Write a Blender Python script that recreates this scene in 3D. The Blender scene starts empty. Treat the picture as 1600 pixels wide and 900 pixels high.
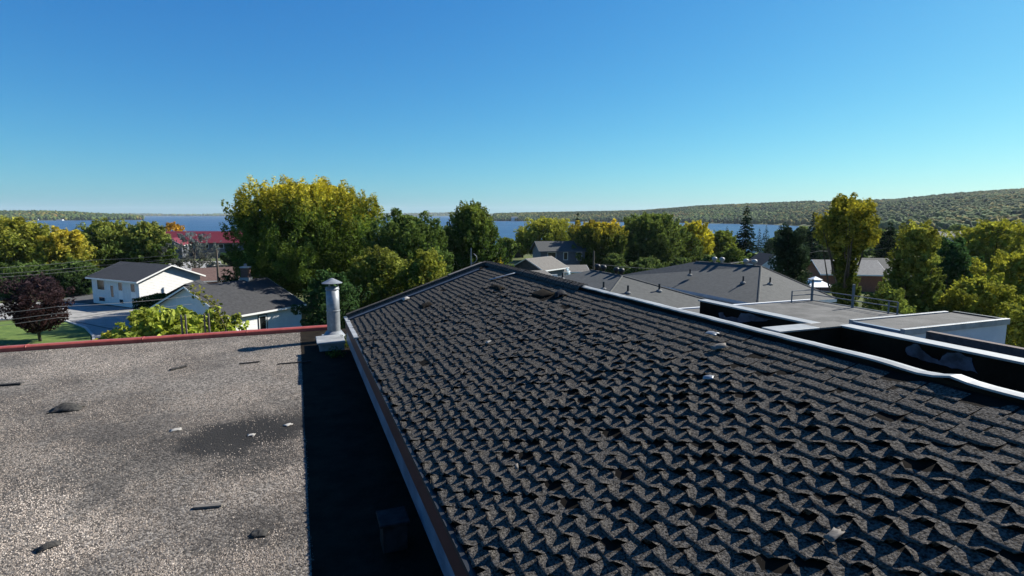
import bpy, math, random
import numpy as np
from mathutils import Vector
R = math.radians
scene = bpy.context.scene
COL = scene.collection
# ---------------------------------------------------------------- camera, sky, sun, exposure
FPX = 888.0; HY = 335.0; CAMZ = 13.0
TH = math.atan((450 - HY) / FPX)
cam_d = bpy.data.cameras.new('camera'); cam = bpy.data.objects.new('camera', cam_d); COL.objects.link(cam)
cam_d.sensor_width = 36; cam_d.lens = FPX / 1600 * 36; cam_d.clip_end = 40000; cam_d.clip_start = 0.05
cam.location = (0, 0, CAMZ); cam.rotation_euler = (math.pi / 2 - TH, 0, 0)
scene.camera = cam
SUN_AZ = R(61.0); SUN_EL = R(36.7)
world = bpy.data.worlds.new('World'); scene.world = world; world.use_nodes = True
wn = world.node_tree.nodes; wl = world.node_tree.links
bg = wn['Background']
sky = wn.new('ShaderNodeTexSky'); sky.sky_type = 'NISHITA'; sky.sun_disc = False
sky.sun_elevation = SUN_EL; sky.sun_rotation = SUN_AZ
sky.altitude = 0; sky.air_density = 1.0; sky.dust_density = 0.35; sky.ozone_density = 3.0
sep = wn.new('ShaderNodeSeparateColor'); com = wn.new('ShaderNodeCombineColor'); wl.new(sky.outputs[0], sep.inputs[0])   # camera colour response of the clear sky
for ch, (pw, gain) in enumerate(((1.42, .205), (1.03, .84), (.62, 2.30))):
    m1 = wn.new('ShaderNodeMath'); m1.operation = 'POWER'; m1.inputs[1].default_value = pw; m2 = wn.new('ShaderNodeMath'); m2.operation = 'MULTIPLY'; m2.inputs[1].default_value = gain
    wl.new(sep.outputs[ch], m1.inputs[0]); wl.new(m1.outputs[0], m2.inputs[0]); wl.new(m2.outputs[0], com.inputs[ch])
wl.new(com.outputs[0], bg.inputs[0]); bg.inputs[1].default_value = 0.052
sun_d = bpy.data.lights.new('sun', 'SUN'); sun = bpy.data.objects.new('sun', sun_d); COL.objects.link(sun)
sun_d.energy = 5.0; sun_d.angle = R(0.53); sun_d.color = (1.0, 0.95, 0.86)
SUNV = Vector((math.sin(SUN_AZ) * math.cos(SUN_EL), math.cos(SUN_AZ) * math.cos(SUN_EL), math.sin(SUN_EL)))
sun.rotation_euler = SUNV.to_track_quat('Z', 'Y').to_euler(); sun.location = (30, 20, 60)
vs = scene.view_settings; vs.view_transform = 'Standard'; vs.look = 'None'; vs.exposure = 1.0; vs.gamma = 1.0
vs.use_curve_mapping = False

# ---------------------------------------------------------------- helpers: pixels and frames
AZ = R(-20.8)
ES, EC = math.sin(AZ), math.cos(AZ)
def W(u, v, h):                       # roof frame: u along the eave, v across, h below the camera
    return (u * ES + v * EC, u * EC - v * ES, CAMZ - h)
def ray(px, py):
    a = (px - 800) / FPX; b = (450 - py) / FPX; c, s = math.cos(TH), math.sin(TH)
    return (a, c + b * s, -s + b * c)
def hitz(px, py, z):
    d = ray(px, py); t = (z - CAMZ) / d[2]; return (d[0] * t, d[1] * t, z)
def atD(px, py, D):
    d = ray(px, py); t = D / d[1]; return (d[0] * t, D, CAMZ + d[2] * t)
def hith(px, py, h):
    return hitz(px, py, CAMZ - h)

class MB:
    def __init__(s): s.v = []; s.f = []
    def add(s, vs_, fs):
        o = len(s.v); s.v += [tuple(p) for p in vs_]; s.f += [tuple(i + o for i in f) for f in fs]; return s
    def hexa(s, p):                   # 8 points: bottom 4 ccw, top 4 ccw
        return s.add(p, [(3, 2, 1, 0), (4, 5, 6, 7), (0, 1, 5, 4), (1, 2, 6, 5), (2, 3, 7, 6), (3, 0, 4, 7)])
    def box(s, x0, x1, y0, y1, z0, z1):
        return s.hexa([(x0, y0, z0), (x1, y0, z0), (x1, y1, z0), (x0, y1, z0), (x0, y0, z1), (x1, y0, z1), (x1, y1, z1), (x0, y1, z1)])
    def ubox(s, u0, u1, v0, v1, h0, h1):   # h0 top (small), h1 bottom
        return s.hexa([W(u0, v0, h1), W(u0, v1, h1), W(u1, v1, h1), W(u1, v0, h1), W(u0, v0, h0), W(u0, v1, h0), W(u1, v1, h0), W(u1, v0, h0)])
    def prism(s, poly, z0, z1):
        n = len(poly)
        return s.add([(x, y, z0) for x, y in poly] + [(x, y, z1) for x, y in poly],
                     [tuple(range(n - 1, -1, -1)), tuple(range(n, 2 * n))] + [(i, (i + 1) % n, n + (i + 1) % n, n + i) for i in range(n)])
    def slab(s, poly, t):             # polygon in space thickened downwards
        n = len(poly); 
        return s.add(list(poly) + [(x, y, z - t) for x, y, z in poly],
                     [tuple(range(n)), tuple(range(2 * n - 1, n - 1, -1))] + [((i + 1) % n, i, n + i, n + (i + 1) % n) for i in range(n)])
    def tube(s, pts, rad, n=6, cap=True):
        pts = [Vector(p) for p in pts]; rings = []
        if not hasattr(rad, '__len__'): rad = [rad] * len(pts)
        for i, p in enumerate(pts):
            d = (pts[min(i + 1, len(pts) - 1)] - pts[max(i - 1, 0)]).normalized()
            a = d.cross(Vector((0, 0, 1)) if abs(d.z) < .9 else Vector((1, 0, 0))).normalized(); b = d.cross(a)
            rings += [p + (a * math.cos(2 * math.pi * k / n) + b * math.sin(2 * math.pi * k / n)) * rad[i] for k in range(n)]
        f = [(i * n + k, i * n + (k + 1) % n, (i + 1) * n + (k + 1) % n, (i + 1) * n + k) for i in range(len(pts) - 1) for k in range(n)]
        if cap: f += [tuple(range(n - 1, -1, -1)), tuple((len(pts) - 1) * n + k for k in range(n))]
        return s.add(rings, f)
    def lathe(s, c, prof, n=20):      # profile (r, z) about vertical axis at c
        pts = [(c[0] + r * math.cos(2 * math.pi * k / n), c[1] + r * math.sin(2 * math.pi * k / n), c[2] + z) for r, z in prof for k in range(n)]
        f = [(i * n + k, i * n + (k + 1) % n, (i + 1) * n + (k + 1) % n, (i + 1) * n + k) for i in range(len(prof) - 1) for k in range(n)]
        return s.add(pts, f)
    def build(s, name, mat, parent=None, smooth=False, bevel=0):
        m = bpy.data.meshes.new(name); m.from_pydata(s.v, [], s.f); m.update()
        return link(name, m, mat, parent, smooth, bevel)

def link(name, m, mat, parent=None, smooth=False, bevel=0):
    o = bpy.data.objects.new(name, m); COL.objects.link(o)
    if mat and not m.materials: m.materials.append(M[mat])
    if parent is not None:
        o.parent = parent; o.matrix_parent_inverse = parent.matrix_basis.inverted()
    if smooth: m.polygons.foreach_set('use_smooth', [True] * len(m.polygons))
    if bevel:
        b = o.modifiers.new('bevel', 'BEVEL'); b.width = bevel; b.segments = 2; b.limit_method = 'ANGLE'
    return o
def tag(o, label=None, cat=None, group=None, kind=None):
    if label: o['label'] = label
    if cat: o['category'] = cat
    if group: o['group'] = group
    if kind: o['kind'] = kind
    return o
def thing(name, loc, label, cat, group=None):
    o = bpy.data.objects.new(name, None); o.location = loc; COL.objects.link(o); o.empty_display_size = .3
    return tag(o, label, cat, group)
def np_mesh(name, verts, quads, cols=None, smooth=False):
    m = bpy.data.meshes.new(name); nv, nq, k = len(verts), len(quads), quads.shape[1]
    m.vertices.add(nv); m.vertices.foreach_set('co', np.ascontiguousarray(verts, dtype=np.float32).ravel())
    m.loops.add(nq * k); m.loops.foreach_set('vertex_index', np.ascontiguousarray(quads, dtype=np.int32).ravel())
    m.polygons.add(nq); m.polygons.foreach_set('loop_start', np.arange(0, nq * k, k, dtype=np.int32))
    if smooth: m.polygons.foreach_set('use_smooth', np.ones(nq, dtype=bool))
    if cols is not None:
        a = m.color_attributes.new('Col', 'FLOAT_COLOR', 'POINT')
        c4 = np.ones((nv, 4), dtype=np.float32); c4[:, :3] = cols; a.data.foreach_set('color', c4.ravel())
    m.update(calc_edges=True); return m

# ---------------------------------------------------------------- materials
M = {}
def mat(name, c1, c2=None, scale=4, rough=.8, metal=0, bump=0, bscale=None, spec=.3, detail=6, stretch=None, contrast=(.35, .65)):
    m = bpy.data.materials.new(name); m.use_nodes = True; nt = m.node_tree; N = nt.nodes; L = nt.links
    p = N['Principled BSDF']; p.inputs['Roughness'].default_value = rough; p.inputs['Metallic'].default_value = metal
    p.inputs['Specular IOR Level'].default_value = spec
    tc = N.new('ShaderNodeNewGeometry'); src = tc.outputs['Position']
    if stretch:
        mp = N.new('ShaderNodeMapping'); mp.inputs['Scale'].default_value = stretch; mp.inputs['Rotation'].default_value = (0, 0, AZ); L.new(src, mp.inputs[0]); src = mp.outputs[0]
    if c2:
        n = N.new('ShaderNodeTexNoise'); n.inputs['Scale'].default_value = scale; n.inputs['Detail'].default_value = detail; n.inputs['Roughness'].default_value = .65
        L.new(src, n.inputs['Vector'])
        r = N.new('ShaderNodeValToRGB'); r.color_ramp.elements[0].position = contrast[0]; r.color_ramp.elements[1].position = contrast[1]
        r.color_ramp.elements[0].color = (*c1, 1); r.color_ramp.elements[1].color = (*c2, 1)
        L.new(n.outputs[0], r.inputs[0]); L.new(r.outputs[0], p.inputs['Base Color'])
    else: p.inputs['Base Color'].default_value = (*c1, 1)
    if bump:
        n2 = N.new('ShaderNodeTexNoise'); n2.inputs['Scale'].default_value = bscale or scale * 3; n2.inputs['Detail'].default_value = 5
        L.new(src, n2.inputs['Vector'])
        b = N.new('ShaderNodeBump'); b.inputs['Strength'].default_value = 1; b.inputs['Distance'].default_value = bump
        L.new(n2.outputs[0], b.inputs['Height']); L.new(b.outputs[0], p.inputs['Normal'])
    M[name] = m; return m
def mixnodes(nt, fac, a, b):
    x = nt.nodes.new('ShaderNodeMix'); x.data_type = 'RGBA'
    for sock, val in ((x.inputs[0], fac), (x.inputs[6], a), (x.inputs[7], b)):
        if hasattr(val, 'is_linked'): nt.links.new(val, sock)
        else: sock.default_value = val
    return x.outputs[2]
def noise(nt, src, scale, lo=.4, hi=.6, detail=5, rough=.6):
    n = nt.nodes.new('ShaderNodeTexNoise'); n.inputs['Scale'].default_value = scale; n.inputs['Detail'].default_value = detail; n.inputs['Roughness'].default_value = rough
    nt.links.new(src, n.inputs['Vector'])
    r = nt.nodes.new('ShaderNodeMapRange'); r.inputs[1].default_value = lo; r.inputs[2].default_value = hi
    nt.links.new(n.outputs[0], r.inputs[0]); return r.outputs[0]

mat('asphalt_shingle', (.012, .011, .0095), (.112, .103, .091), 55, .9, bump=.012, bscale=75, spec=.04, contrast=(.36, .62), detail=3)
mat('roof_deck', (.006, .005, .004), (.014, .011, .008), 8, .9, spec=.05)
mat('membrane', (.008, .0062, .0042), (.020, .016, .011), 3, .9, spec=.05, bump=.006, bscale=30)  # black roofing, also used for the painted eave shade along the wall
mat('torn_felt', (.010, .010, .011), (.024, .024, .026), 7, .7, spec=.1, bump=.01, bscale=14)
mat('maroon', (.055, .018, .016), (.085, .03, .026), 2.5, .6, stretch=(1, .2, 1))
mat('galvanised', (.17, .185, .20), (.27, .285, .30), 7, .5, .25, bump=.002, bscale=12)
mat('white_metal', (.19, .195, .195), (.31, .315, .31), 3, .5, .0, bump=.003, bscale=9, spec=.5)
mat('blue_flashing', (.06, .10, .15), (.14, .20, .27), 3, .5, .0, stretch=(1, .3, 1))
mat('rail_metal', (.14, .15, .16), rough=.6)
mat('bare_metal', (.022, .027, .036), (.10, .12, .155), 5, .5)
mat('slate_metal', (.025, .03, .04), (.05, .06, .075), 4, .5)
mat('red_metal', (.27, .050, .038), (.34, .08, .06), 2.2, .42, spec=.4, stretch=(3, 3, 3))
mat('red_roof', (.125, .016, .021), (.16, .024, .028), 1, .5)
mat('flat_roof_grey', (.055, .054, .051), (.115, .112, .105), 1.3, .9, bump=.006, bscale=60)
mat('grey_shingle', (.048, .051, .049), (.072, .075, .072), 5, .85, bump=.01, bscale=20)
mat('dark_shingle', (.028, .029, .030), (.050, .050, .052), 3.5, .85, bump=.01, bscale=16)
mat('brown_shingle', (.085, .05, .042), (.13, .085, .072), 3.5, .85)
mat('tan_shingle', (.10, .093, .082), (.15, .14, .125), 3, .85)
mat('pale_shingle', (.11, .11, .108), (.17, .17, .165), 3, .85)
mat('white_siding', (.60, .60, .585), (.68, .68, .665), 2.5, .6)
mat('pale_wall', (.48, .49, .50), (.58, .59, .59), 2, .65)
mat('grey_siding', (.075, .085, .10), (.11, .12, .14), 2, .6)
mat('brick', (.22, .075, .045), (.34, .13, .08), 7, .85)
mat('brick_dark', (.10, .05, .04), (.16, .085, .065), 9, .85)
mat('window_glass', (.015, .02, .025), rough=.08, spec=.6)
mat('dark_paint', (.02, .022, .025), rough=.5)
mat('white_paint', (.75, .75, .73), rough=.5)
mat('asphalt', (.21, .203, .19), (.29, .282, .265), 1.3, .9, bump=.006, bscale=40)
mat('asphalt_shaded', (.05, .052, .055), (.085, .085, .085), 1.2, .9)  # asphalt darkened so the colour carries tree and house shade
mat('concrete', (.33, .325, .31), (.45, .44, .42), 1.7, .85)
mat('tar', (.03, .03, .032), rough=.7)
mat('lawn', (.055, .10, .018), (.12, .17, .035), .9, .95, bump=.03, bscale=30)
mat('bark', (.035, .028, .022), (.09, .075, .06), 6, .95)
mat('pole_wood', (.08, .065, .05), (.14, .12, .10), 9, .9, stretch=(6, 6, .6))
mat('weathered_wood', (.085, .075, .064), (.17, .155, .138), 14, .9, stretch=(1, 8, 1))
mat('debris', (.010, .010, .010), (.06, .056, .05), 25, .9, bump=.004, bscale=80)
mat('pale_debris', (.20, .19, .17), (.38, .36, .33), 18, .8)
mat('wire', (.14, .14, .14), rough=.6)
mat('teal', (.16, .36, .38), rough=.5)
mat('car_dark', (.012, .014, .018), rough=.2, spec=.6)
mat('car_white', (.7, .71, .72), rough=.25, spec=.5)
mat('rubber', (.015, .015, .015), rough=.8)
mat('old_board', (.07, .05, .045), (.13, .10, .09), 6, .85, stretch=(8, 1, 4))

def siding(name, pitch):
    nt = M[name].node_tree; N = nt.nodes; L = nt.links; p = N['Principled BSDF']; ge = N.new('ShaderNodeNewGeometry'); sp_ = N.new('ShaderNodeSeparateXYZ'); L.new(ge.outputs['Position'], sp_.inputs[0])
    m1 = N.new('ShaderNodeMath'); m1.operation = 'DIVIDE'; m1.inputs[1].default_value = pitch; m2 = N.new('ShaderNodeMath'); m2.operation = 'FRACT'; L.new(sp_.outputs[2], m1.inputs[0]); L.new(m1.outputs[0], m2.inputs[0])
    b = N.new('ShaderNodeBump'); b.inputs['Distance'].default_value = .035; b.invert = True; L.new(m2.outputs[0], b.inputs['Height']); L.new(b.outputs[0], p.inputs['Normal'])
for nm_ in ('white_siding', 'grey_siding'): siding(nm_, .22)
def leafmat():
    m = bpy.data.materials.new('foliage'); m.use_nodes = True; nt = m.node_tree; N = nt.nodes; L = nt.links
    N.remove(N['Principled BSDF']); out = N['Material Output']
    at = N.new('ShaderNodeAttribute'); at.attribute_name = 'Col'
    d = N.new('ShaderNodeBsdfDiffuse'); t = N.new('ShaderNodeBsdfTranslucent'); g = N.new('ShaderNodeBsdfGlossy'); g.inputs['Roughness'].default_value = .45
    hs = N.new('ShaderNodeHueSaturation'); hs.inputs['Value'].default_value = 1.25; hs.inputs['Saturation'].default_value = 1.1
    L.new(at.outputs[0], d.inputs[0]); L.new(at.outputs[0], hs.inputs['Color']); L.new(hs.outputs[0], t.inputs[0])
    a = N.new('ShaderNodeMixShader'); a.inputs[0].default_value = .33; L.new(d.outputs[0], a.inputs[1]); L.new(t.outputs[0], a.inputs[2])
    N.remove(g); L.new(a.outputs[0], out.inputs[0]); M['foliage'] = m
leafmat()
def forestmat():
    m = bpy.data.materials.new('forest'); m.use_nodes = True; nt = m.node_tree; N = nt.nodes; L = nt.links
    p = N['Principled BSDF']; p.inputs['Roughness'].default_value = .9; p.inputs['Specular IOR Level'].default_value = .1
    at = N.new('ShaderNodeAttribute'); at.attribute_name = 'Col'; L.new(at.outputs[0], p.inputs['Base Color'])
    ge = N.new('ShaderNodeNewGeometry'); n = N.new('ShaderNodeTexNoise'); n.inputs['Scale'].default_value = .5; n.inputs['Detail'].default_value = 3
    L.new(ge.outputs['Position'], n.inputs['Vector'])
    b = N.new('ShaderNodeBump'); b.inputs['Distance'].default_value = .4; L.new(n.outputs[0], b.inputs['Height']); L.new(b.outputs[0], p.inputs['Normal'])
    M['forest'] = m
forestmat()
def attrmat(name, rough=.9):
    m = bpy.data.materials.new(name); m.use_nodes = True; nt = m.node_tree; p = nt.nodes['Principled BSDF']
    p.inputs['Roughness'].default_value = rough; p.inputs['Specular IOR Level'].default_value = .25
    at = nt.nodes.new('ShaderNodeAttribute'); at.attribute_name = 'Col'; nt.links.new(at.outputs[0], p.inputs['Base Color']); M[name] = m
attrmat('gravel')
def gravelbed():
    m = mat('gravel_bed', (.1, .1, .1)); nt = m.node_tree; N = nt.nodes; L = nt.links; p = N['Principled BSDF']; p.inputs['Roughness'].default_value = .92
    ge = N.new('ShaderNodeNewGeometry'); src = ge.outputs['Position']
    vo = N.new('ShaderNodeTexVoronoi'); vo.inputs['Scale'].default_value = 42; L.new(src, vo.inputs['Vector'])
    r = N.new('ShaderNodeValToRGB'); e = r.color_ramp.elements
    sep = N.new('ShaderNodeSeparateColor'); L.new(vo.outputs['Color'], sep.inputs[0]); L.new(sep.outputs[0], r.inputs[0])
    e[0].color = (.030, .027, .023, 1); e[1].color = (.27, .24, .205, 1); e[1].position = 1
    x = e.new(.45); x.color = (.105, .092, .078, 1)
    big = noise(nt, src, .55, .42, .62); c = mixnodes(nt, big, r.outputs[0], (.022, .018, .015, 1))
    mm = N.new('ShaderNodeMath'); mm.operation = 'MULTIPLY'; mm.inputs[1].default_value = .55
    L.new(big, mm.inputs[0]); L.new(mm.outputs[0], c.node.inputs[0])
    # scoured dark patch and darker streaks, placed on the roof
    def spot(cx, cy, rad, soft):
        vm = N.new('ShaderNodeVectorMath'); vm.operation = 'DISTANCE'; vm.inputs[1].default_value = W(cx, cy, 3.28)
        nz = N.new('ShaderNodeTexNoise'); nz.inputs['Scale'].default_value = 2.2; nz.inputs['Detail'].default_value = 6; L.new(src, nz.inputs['Vector'])
        va = N.new('ShaderNodeVectorMath'); va.operation = 'MULTIPLY_ADD'; va.inputs[1].default_value = (1.3, 1.3, 0); L.new(nz.outputs['Color'], va.inputs[0])
        sb = N.new('ShaderNodeVectorMath'); sb.operation = 'ADD'; sb.inputs[1].default_value = (-.65, -.65, 0); L.new(src, va.inputs[2]); L.new(va.outputs[0], sb.inputs[0])
        L.new(sb.outputs[0], vm.inputs[0])
        mr = N.new('ShaderNodeMapRange'); mr.inputs[1].default_value = rad + soft; mr.inputs[2].default_value = rad; L.new(vm.outputs['Value'], mr.inputs[0]); return mr.outputs[0]
    for (cu, cv, rad, soft, k) in ((9.0, -.95, .55, .35, .9), (9.3, -.35, .5, .4, .85), (8.0, -.75, .35, .4, .6), (8.6, -2.2, .7, .8, .4), (6.2, -.5, .25, .4, .5)):
        q = N.new('ShaderNodeMath'); q.operation = 'MULTIPLY'; q.inputs[1].default_value = k; L.new(spot(cu, cv, rad, soft), q.inputs[0])
        c = mixnodes(nt, q.outputs[0], c, (.011, .010, .009, 1))
    L.new(c, p.inputs['Base Color'])
    b = N.new('ShaderNodeBump'); b.inputs['Distance'].default_value = .010; L.new(vo.outputs['Distance'], b.inputs['Height']); b.invert = True; L.new(b.outputs[0], p.inputs['Normal'])
gravelbed()
def watermat():
    m = mat('water', (.012, .035, .085), rough=.3, spec=.5); nt = m.node_tree; N = nt.nodes; L = nt.links; p = N['Principled BSDF']
    ge = N.new('ShaderNodeNewGeometry'); n = N.new('ShaderNodeTexNoise'); n.inputs['Scale'].default_value = .35; n.inputs['Detail'].default_value = 6
    L.new(ge.outputs['Position'], n.inputs['Vector'])
    b = N.new('ShaderNodeBump'); b.inputs['Distance'].default_value = 1.2; b.inputs['Strength'].default_value = .9; L.new(n.outputs[0], b.inputs['Height']); L.new(b.outputs[0], p.inputs['Normal'])
    p.inputs['IOR'].default_value = 1.12
    c = mixnodes(nt, noise(nt, ge.outputs['Position'], .006, .4, .62), (.020, .052, .115, 1), (.032, .075, .15, 1)); L.new(c, p.inputs['Base Color'])
watermat()
def groundmat():
    m = mat('terrain', (.05, .07, .02), rough=.95, spec=.1); nt = m.node_tree; L = nt.links; N = nt.nodes; p = N['Principled BSDF']
    src = N.new('ShaderNodeNewGeometry').outputs['Position']
    c = mixnodes(nt, noise(nt, src, .05, .4, .6), (.045, .06, .018, 1), (.085, .11, .03, 1))
    c = mixnodes(nt, noise(nt, src, .7, .45, .7), c, (.10, .085, .05, 1)); L.new(c, p.inputs['Base Color'])
groundmat()

# ---------------------------------------------------------------- terrain, water
def ss(a, b, x):
    t = np.clip((x - a) / (b - a), 0, 1); return t * t * (3 - 2 * t)
PXT = np.array([-600, -200, 0, 60, 110, 150, 200, 235, 260, 690, 775, 850, 1000, 1100, 1200, 1300, 1400, 1500, 1600, 1800, 2400.])
HB = np.array([2100, 2300, 2500, 2500, 2550, 2600, 2700, 2800, 2900, 2500, 2300, 2200, 1900, 1700, 1500, 1100, 700, 560, 480, 420, 400.])
HR = np.array([2600, 2800, 2950, 2950, 2950, 2950, 2950, 2980, 3000, 3200, 3000, 3000, 2800, 2600, 2500, 2400, 2300, 2200, 2100, 2000, 2000.])
HT = np.array([329, 330, 332, 332, 333.2, 336, 338, 341.2, 347, 347, 335, 333.3, 330.5, 323, 319, 315.5, 313, 304.5, 297, 291, 280.])
def px_of(az): return 800 + np.tan(np.clip(az, -1.3, 1.3)) * FPX / math.cos(TH)
def terrain(x, y):
    x = np.asarray(x, float); y = np.asarray(y, float)
    D = np.maximum(y, 1e-3); r = np.hypot(x, y); az = np.arctan2(x, y); px = np.clip(px_of(az), -600, 2400)
    lake = 1 - ss(1215, 1330, px)                     # 1 where the slope runs down to the lake
    z = -14.5 * ss(130, 470, r) * (lake + (1 - lake) * .75) - 3.0 * ss(480, 540, r) * lake
    b, rg, t = np.interp(px, PXT, HB), np.interp(px, PXT, HR), np.interp(px, PXT, HT)
    topz = CAMZ + (HY - t) / FPX * rg * 1.0 - 9
    D2 = np.where(y > 0, D, r)
    prof = ss(0, 1, np.clip((D2 - b) / (rg - b), 0, 1)) * .6 + .4 * np.clip((D2 - b) / (rg - b), 0, 1)
    roll = 1 + .06 * np.sin(x * .006 + 1.3) * np.sin(y * .005) * (prof < .97)
    z0 = np.where(lake > .5, -17.5, -11.)
    hill = (topz - z0) * prof * roll * (D2 < 7000)
    hill = np.where(topz > -13, np.maximum(hill, 0), 0) + np.where((topz > -13) & (D2 > b), 3.6, 0) * lake * ss(0, 60, D2 - b) * (D2 < 7000)
    hill = hill * (1 - ss(3600, 4600, D2))
    far = (26 + 8 * np.sin(px * .011 + 2) + 6 * np.sin(px * .037) + 14 * np.exp(-((px - 690) / 45.) ** 2)) * ss(8800, 9600, D2) * (px < 1300)
    return z + hill + far
def make_ground():
    az = np.radians(np.concatenate([np.arange(-180, -52, 4), np.arange(-52, 52.01, .4), np.arange(56, 181, 4)]))
    az = az[az < math.pi - 1e-4]
    rr = np.concatenate([[0.01], np.arange(20, 140, 20), np.geomspace(140, 5200, 70), np.geomspace(6000, 13500, 12)])
    A, Q = np.meshgrid(az, rr); X = Q * np.sin(A); Y = Q * np.cos(A); Z = terrain(X, Y)
    n, k = X.shape; V = np.stack([X, Y, Z], -1).reshape(-1, 3)
    i, j = np.meshgrid(np.arange(n - 1), np.arange(k), indexing='ij'); j2 = (j + 1) % k
    F = np.stack([i * k + j, (i + 1) * k + j, (i + 1) * k + j2, i * k + j2], -1).reshape(-1, 4)
    F = F[:, ::-1]
    return tag(link('ground', np_mesh('ground', V, F, smooth=True), 'terrain'), 'grassy town ground falling to the lake with wooded hills beyond', 'ground', kind='structure')
make_ground()
wm = MB(); N_ = 48
wm.add([(13000 * math.cos(2 * math.pi * k / N_), 13000 * math.sin(2 * math.pi * k / N_), -14.0) for k in range(N_)], [tuple(range(N_))])
tag(wm.build('lake', 'water'), 'wide blue lake beyond the town trees', 'lake', kind='structure')

rs = np.random.default_rng(7)
def blob_forest(name, label, pts, rad, cols, tall):
    ico = []
    ph = (1 + 5 ** .5) / 2
    for a, b in ((-1, ph), (1, ph), (-1, -ph), (1, -ph)): ico += [(a, b, 0), (0, a, b), (b, 0, a)]
    ico = np.array(ico, float); ico /= np.linalg.norm(ico[0])
    F = []
    for a in range(12):
        for b in range(a + 1, 12):
            for c in range(b + 1, 12):
                if all(abs(np.linalg.norm(ico[p] - ico[q]) - 1.0515) < .02 for p, q in ((a, b), (b, c), (a, c))):
                    nrm = np.cross(ico[b] - ico[a], ico[c] - ico[a]); F.append((a, b, c) if nrm @ ico[a] > 0 else (a, c, b))
    F = np.array(F); n = len(pts)
    V = ico[None] * (1 + rs.uniform(-.2, .2, (n, 12, 1))); V = V * rad[:, None, None]; V[:, :, 2] *= tall[:, None]
    V = V + pts[:, None, :]; V[:, :, 2] += (rad * tall)[:, None] * .7
    C = np.repeat(cols[:, None, :], 12, 1) * (1 + rs.uniform(-.1, .1, (n, 12, 1)))
    Q = (F[None] + (np.arange(n) * 12)[:, None, None]).reshape(-1, 3)
    o = link(name, np_mesh(name, V.reshape(-1, 3), Q, C.reshape(-1, 3), True), 'forest'); return tag(o, label, 'forest', kind='stuff')
def hill_points(n, p0, p1, extra=1.02, dens=.8):
    px = rs.uniform(p0, p1, n * 3); b, rg = np.interp(px, PXT, HB), np.interp(px, PXT, HR)
    D = b + 30 + (rg * extra - b) * rs.random(n * 3) ** dens
    keep = rs.random(n * 3) < (D / 3000.) ** .6; px, D = px[keep][:n], D[keep][:n]
    x = (px - 800) / FPX * D; return np.stack([x, D, terrain(x, D)], -1), px
def forest_cols(p, n, yel=.18, con=.3):
    patch = np.sin(p[:, 0] * .011 + 1) * np.sin(p[:, 1] * .009 + 2) + rs.normal(0, .5, n)
    big = np.sin(p[:, 0] * .0043 + 2) * np.sin(p[:, 1] * .0052 + .5) + .6 * np.sin(p[:, 0] * .0017 - p[:, 1] * .0031)
    c = np.tile(np.array([.062, .092, .024]), (n, 1)) * rs.uniform(.88, 1.14, (n, 1)) * (1 + .28 * big)[:, None]
    y = (patch > 1 - yel * 3.2) & (rs.random(n) < .6); c[y] = np.array([.16, .135, .03]) * rs.uniform(.6, 1.2, (y.sum(), 1))
    o = rs.random(n) < .012; c[o] = np.array([.15, .09, .03])
    k = (patch < -.8) | (rs.random(n) < con * .3); c[k] = np.array([.026, .046, .020]) * rs.uniform(.7, 1.2, (k.sum(), 1)); return c, k
for nm, lb, p0, p1, n, sz in (('hill_forest', 'mixed autumn forest covering the long hill on the far lakeshore', 772, 1720, 27000, 5.4),
                              ('point_forest', 'forest on the low point across the lake', -200, 250, 5000, 7.0)):
    P, px = hill_points(n, p0, p1); P = P[P[:, 2] > -13.2]; n = len(P)
    c, k = forest_cols(P, n); rad = rs.uniform(.7, 1.35, n) * sz; tl = np.where(k, 1.7, 1.15); rad[k] *= .75
    blob_forest(nm, lb, P, rad, c, tl)
px = rs.uniform(90, 790, 1800); D = rs.uniform(8900, 9700, 1800); x = (px - 800) / FPX * D
P = np.stack([x, D, terrain(x, D)], -1); c, k = forest_cols(P, 1800); blob_forest('distant_shore_forest', 'hazy wooded ridge along the most distant shore', P, rs.uniform(14, 24, 1800), c, np.full(1800, .8))

# ---------------------------------------------------------------- near building: shingled slope
HE, VE, VR, HRD, UEND, UNEAR = 2.48, 1.07, 4.65, 1.29, 14.15, -2.0
HG = 3.28
SL = math.hypot(VR - VE, HE - HRD); cs, sn = (VR - VE) / SL, (HE - HRD) / SL
def roofpt(u, s, n):                  # s up the slope, n off the deck
    return W(u, VE + s * cs - n * sn, HE - s * sn - n * cs)
bld = thing('shingled_building', W(6, 4, CAMZ), 'tall building with a worn dark shingled slope and tar coated parapets', 'building')
MB().ubox(UNEAR, UEND - .05, VE + .08, 6.7, 2.75, CAMZ).build('wall', 'membrane', bld)
deck = MB().add([roofpt(UNEAR, 0, 0), roofpt(UEND, 0, 0), roofpt(UEND, SL, 0), roofpt(UNEAR, SL, 0),
                 roofpt(UNEAR, 0, -.12), roofpt(UEND, 0, -.12), roofpt(UEND, SL, -.12), roofpt(UNEAR, SL, -.12)],
                [(3, 2, 1, 0), (4, 5, 6, 7), (0, 1, 5, 4), (1, 2, 6, 5), (2, 3, 7, 6), (3, 0, 4, 7)]).build('roof_slope', 'roof_deck', bld)
TW, EX, NC = .305, .127, 29
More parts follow.
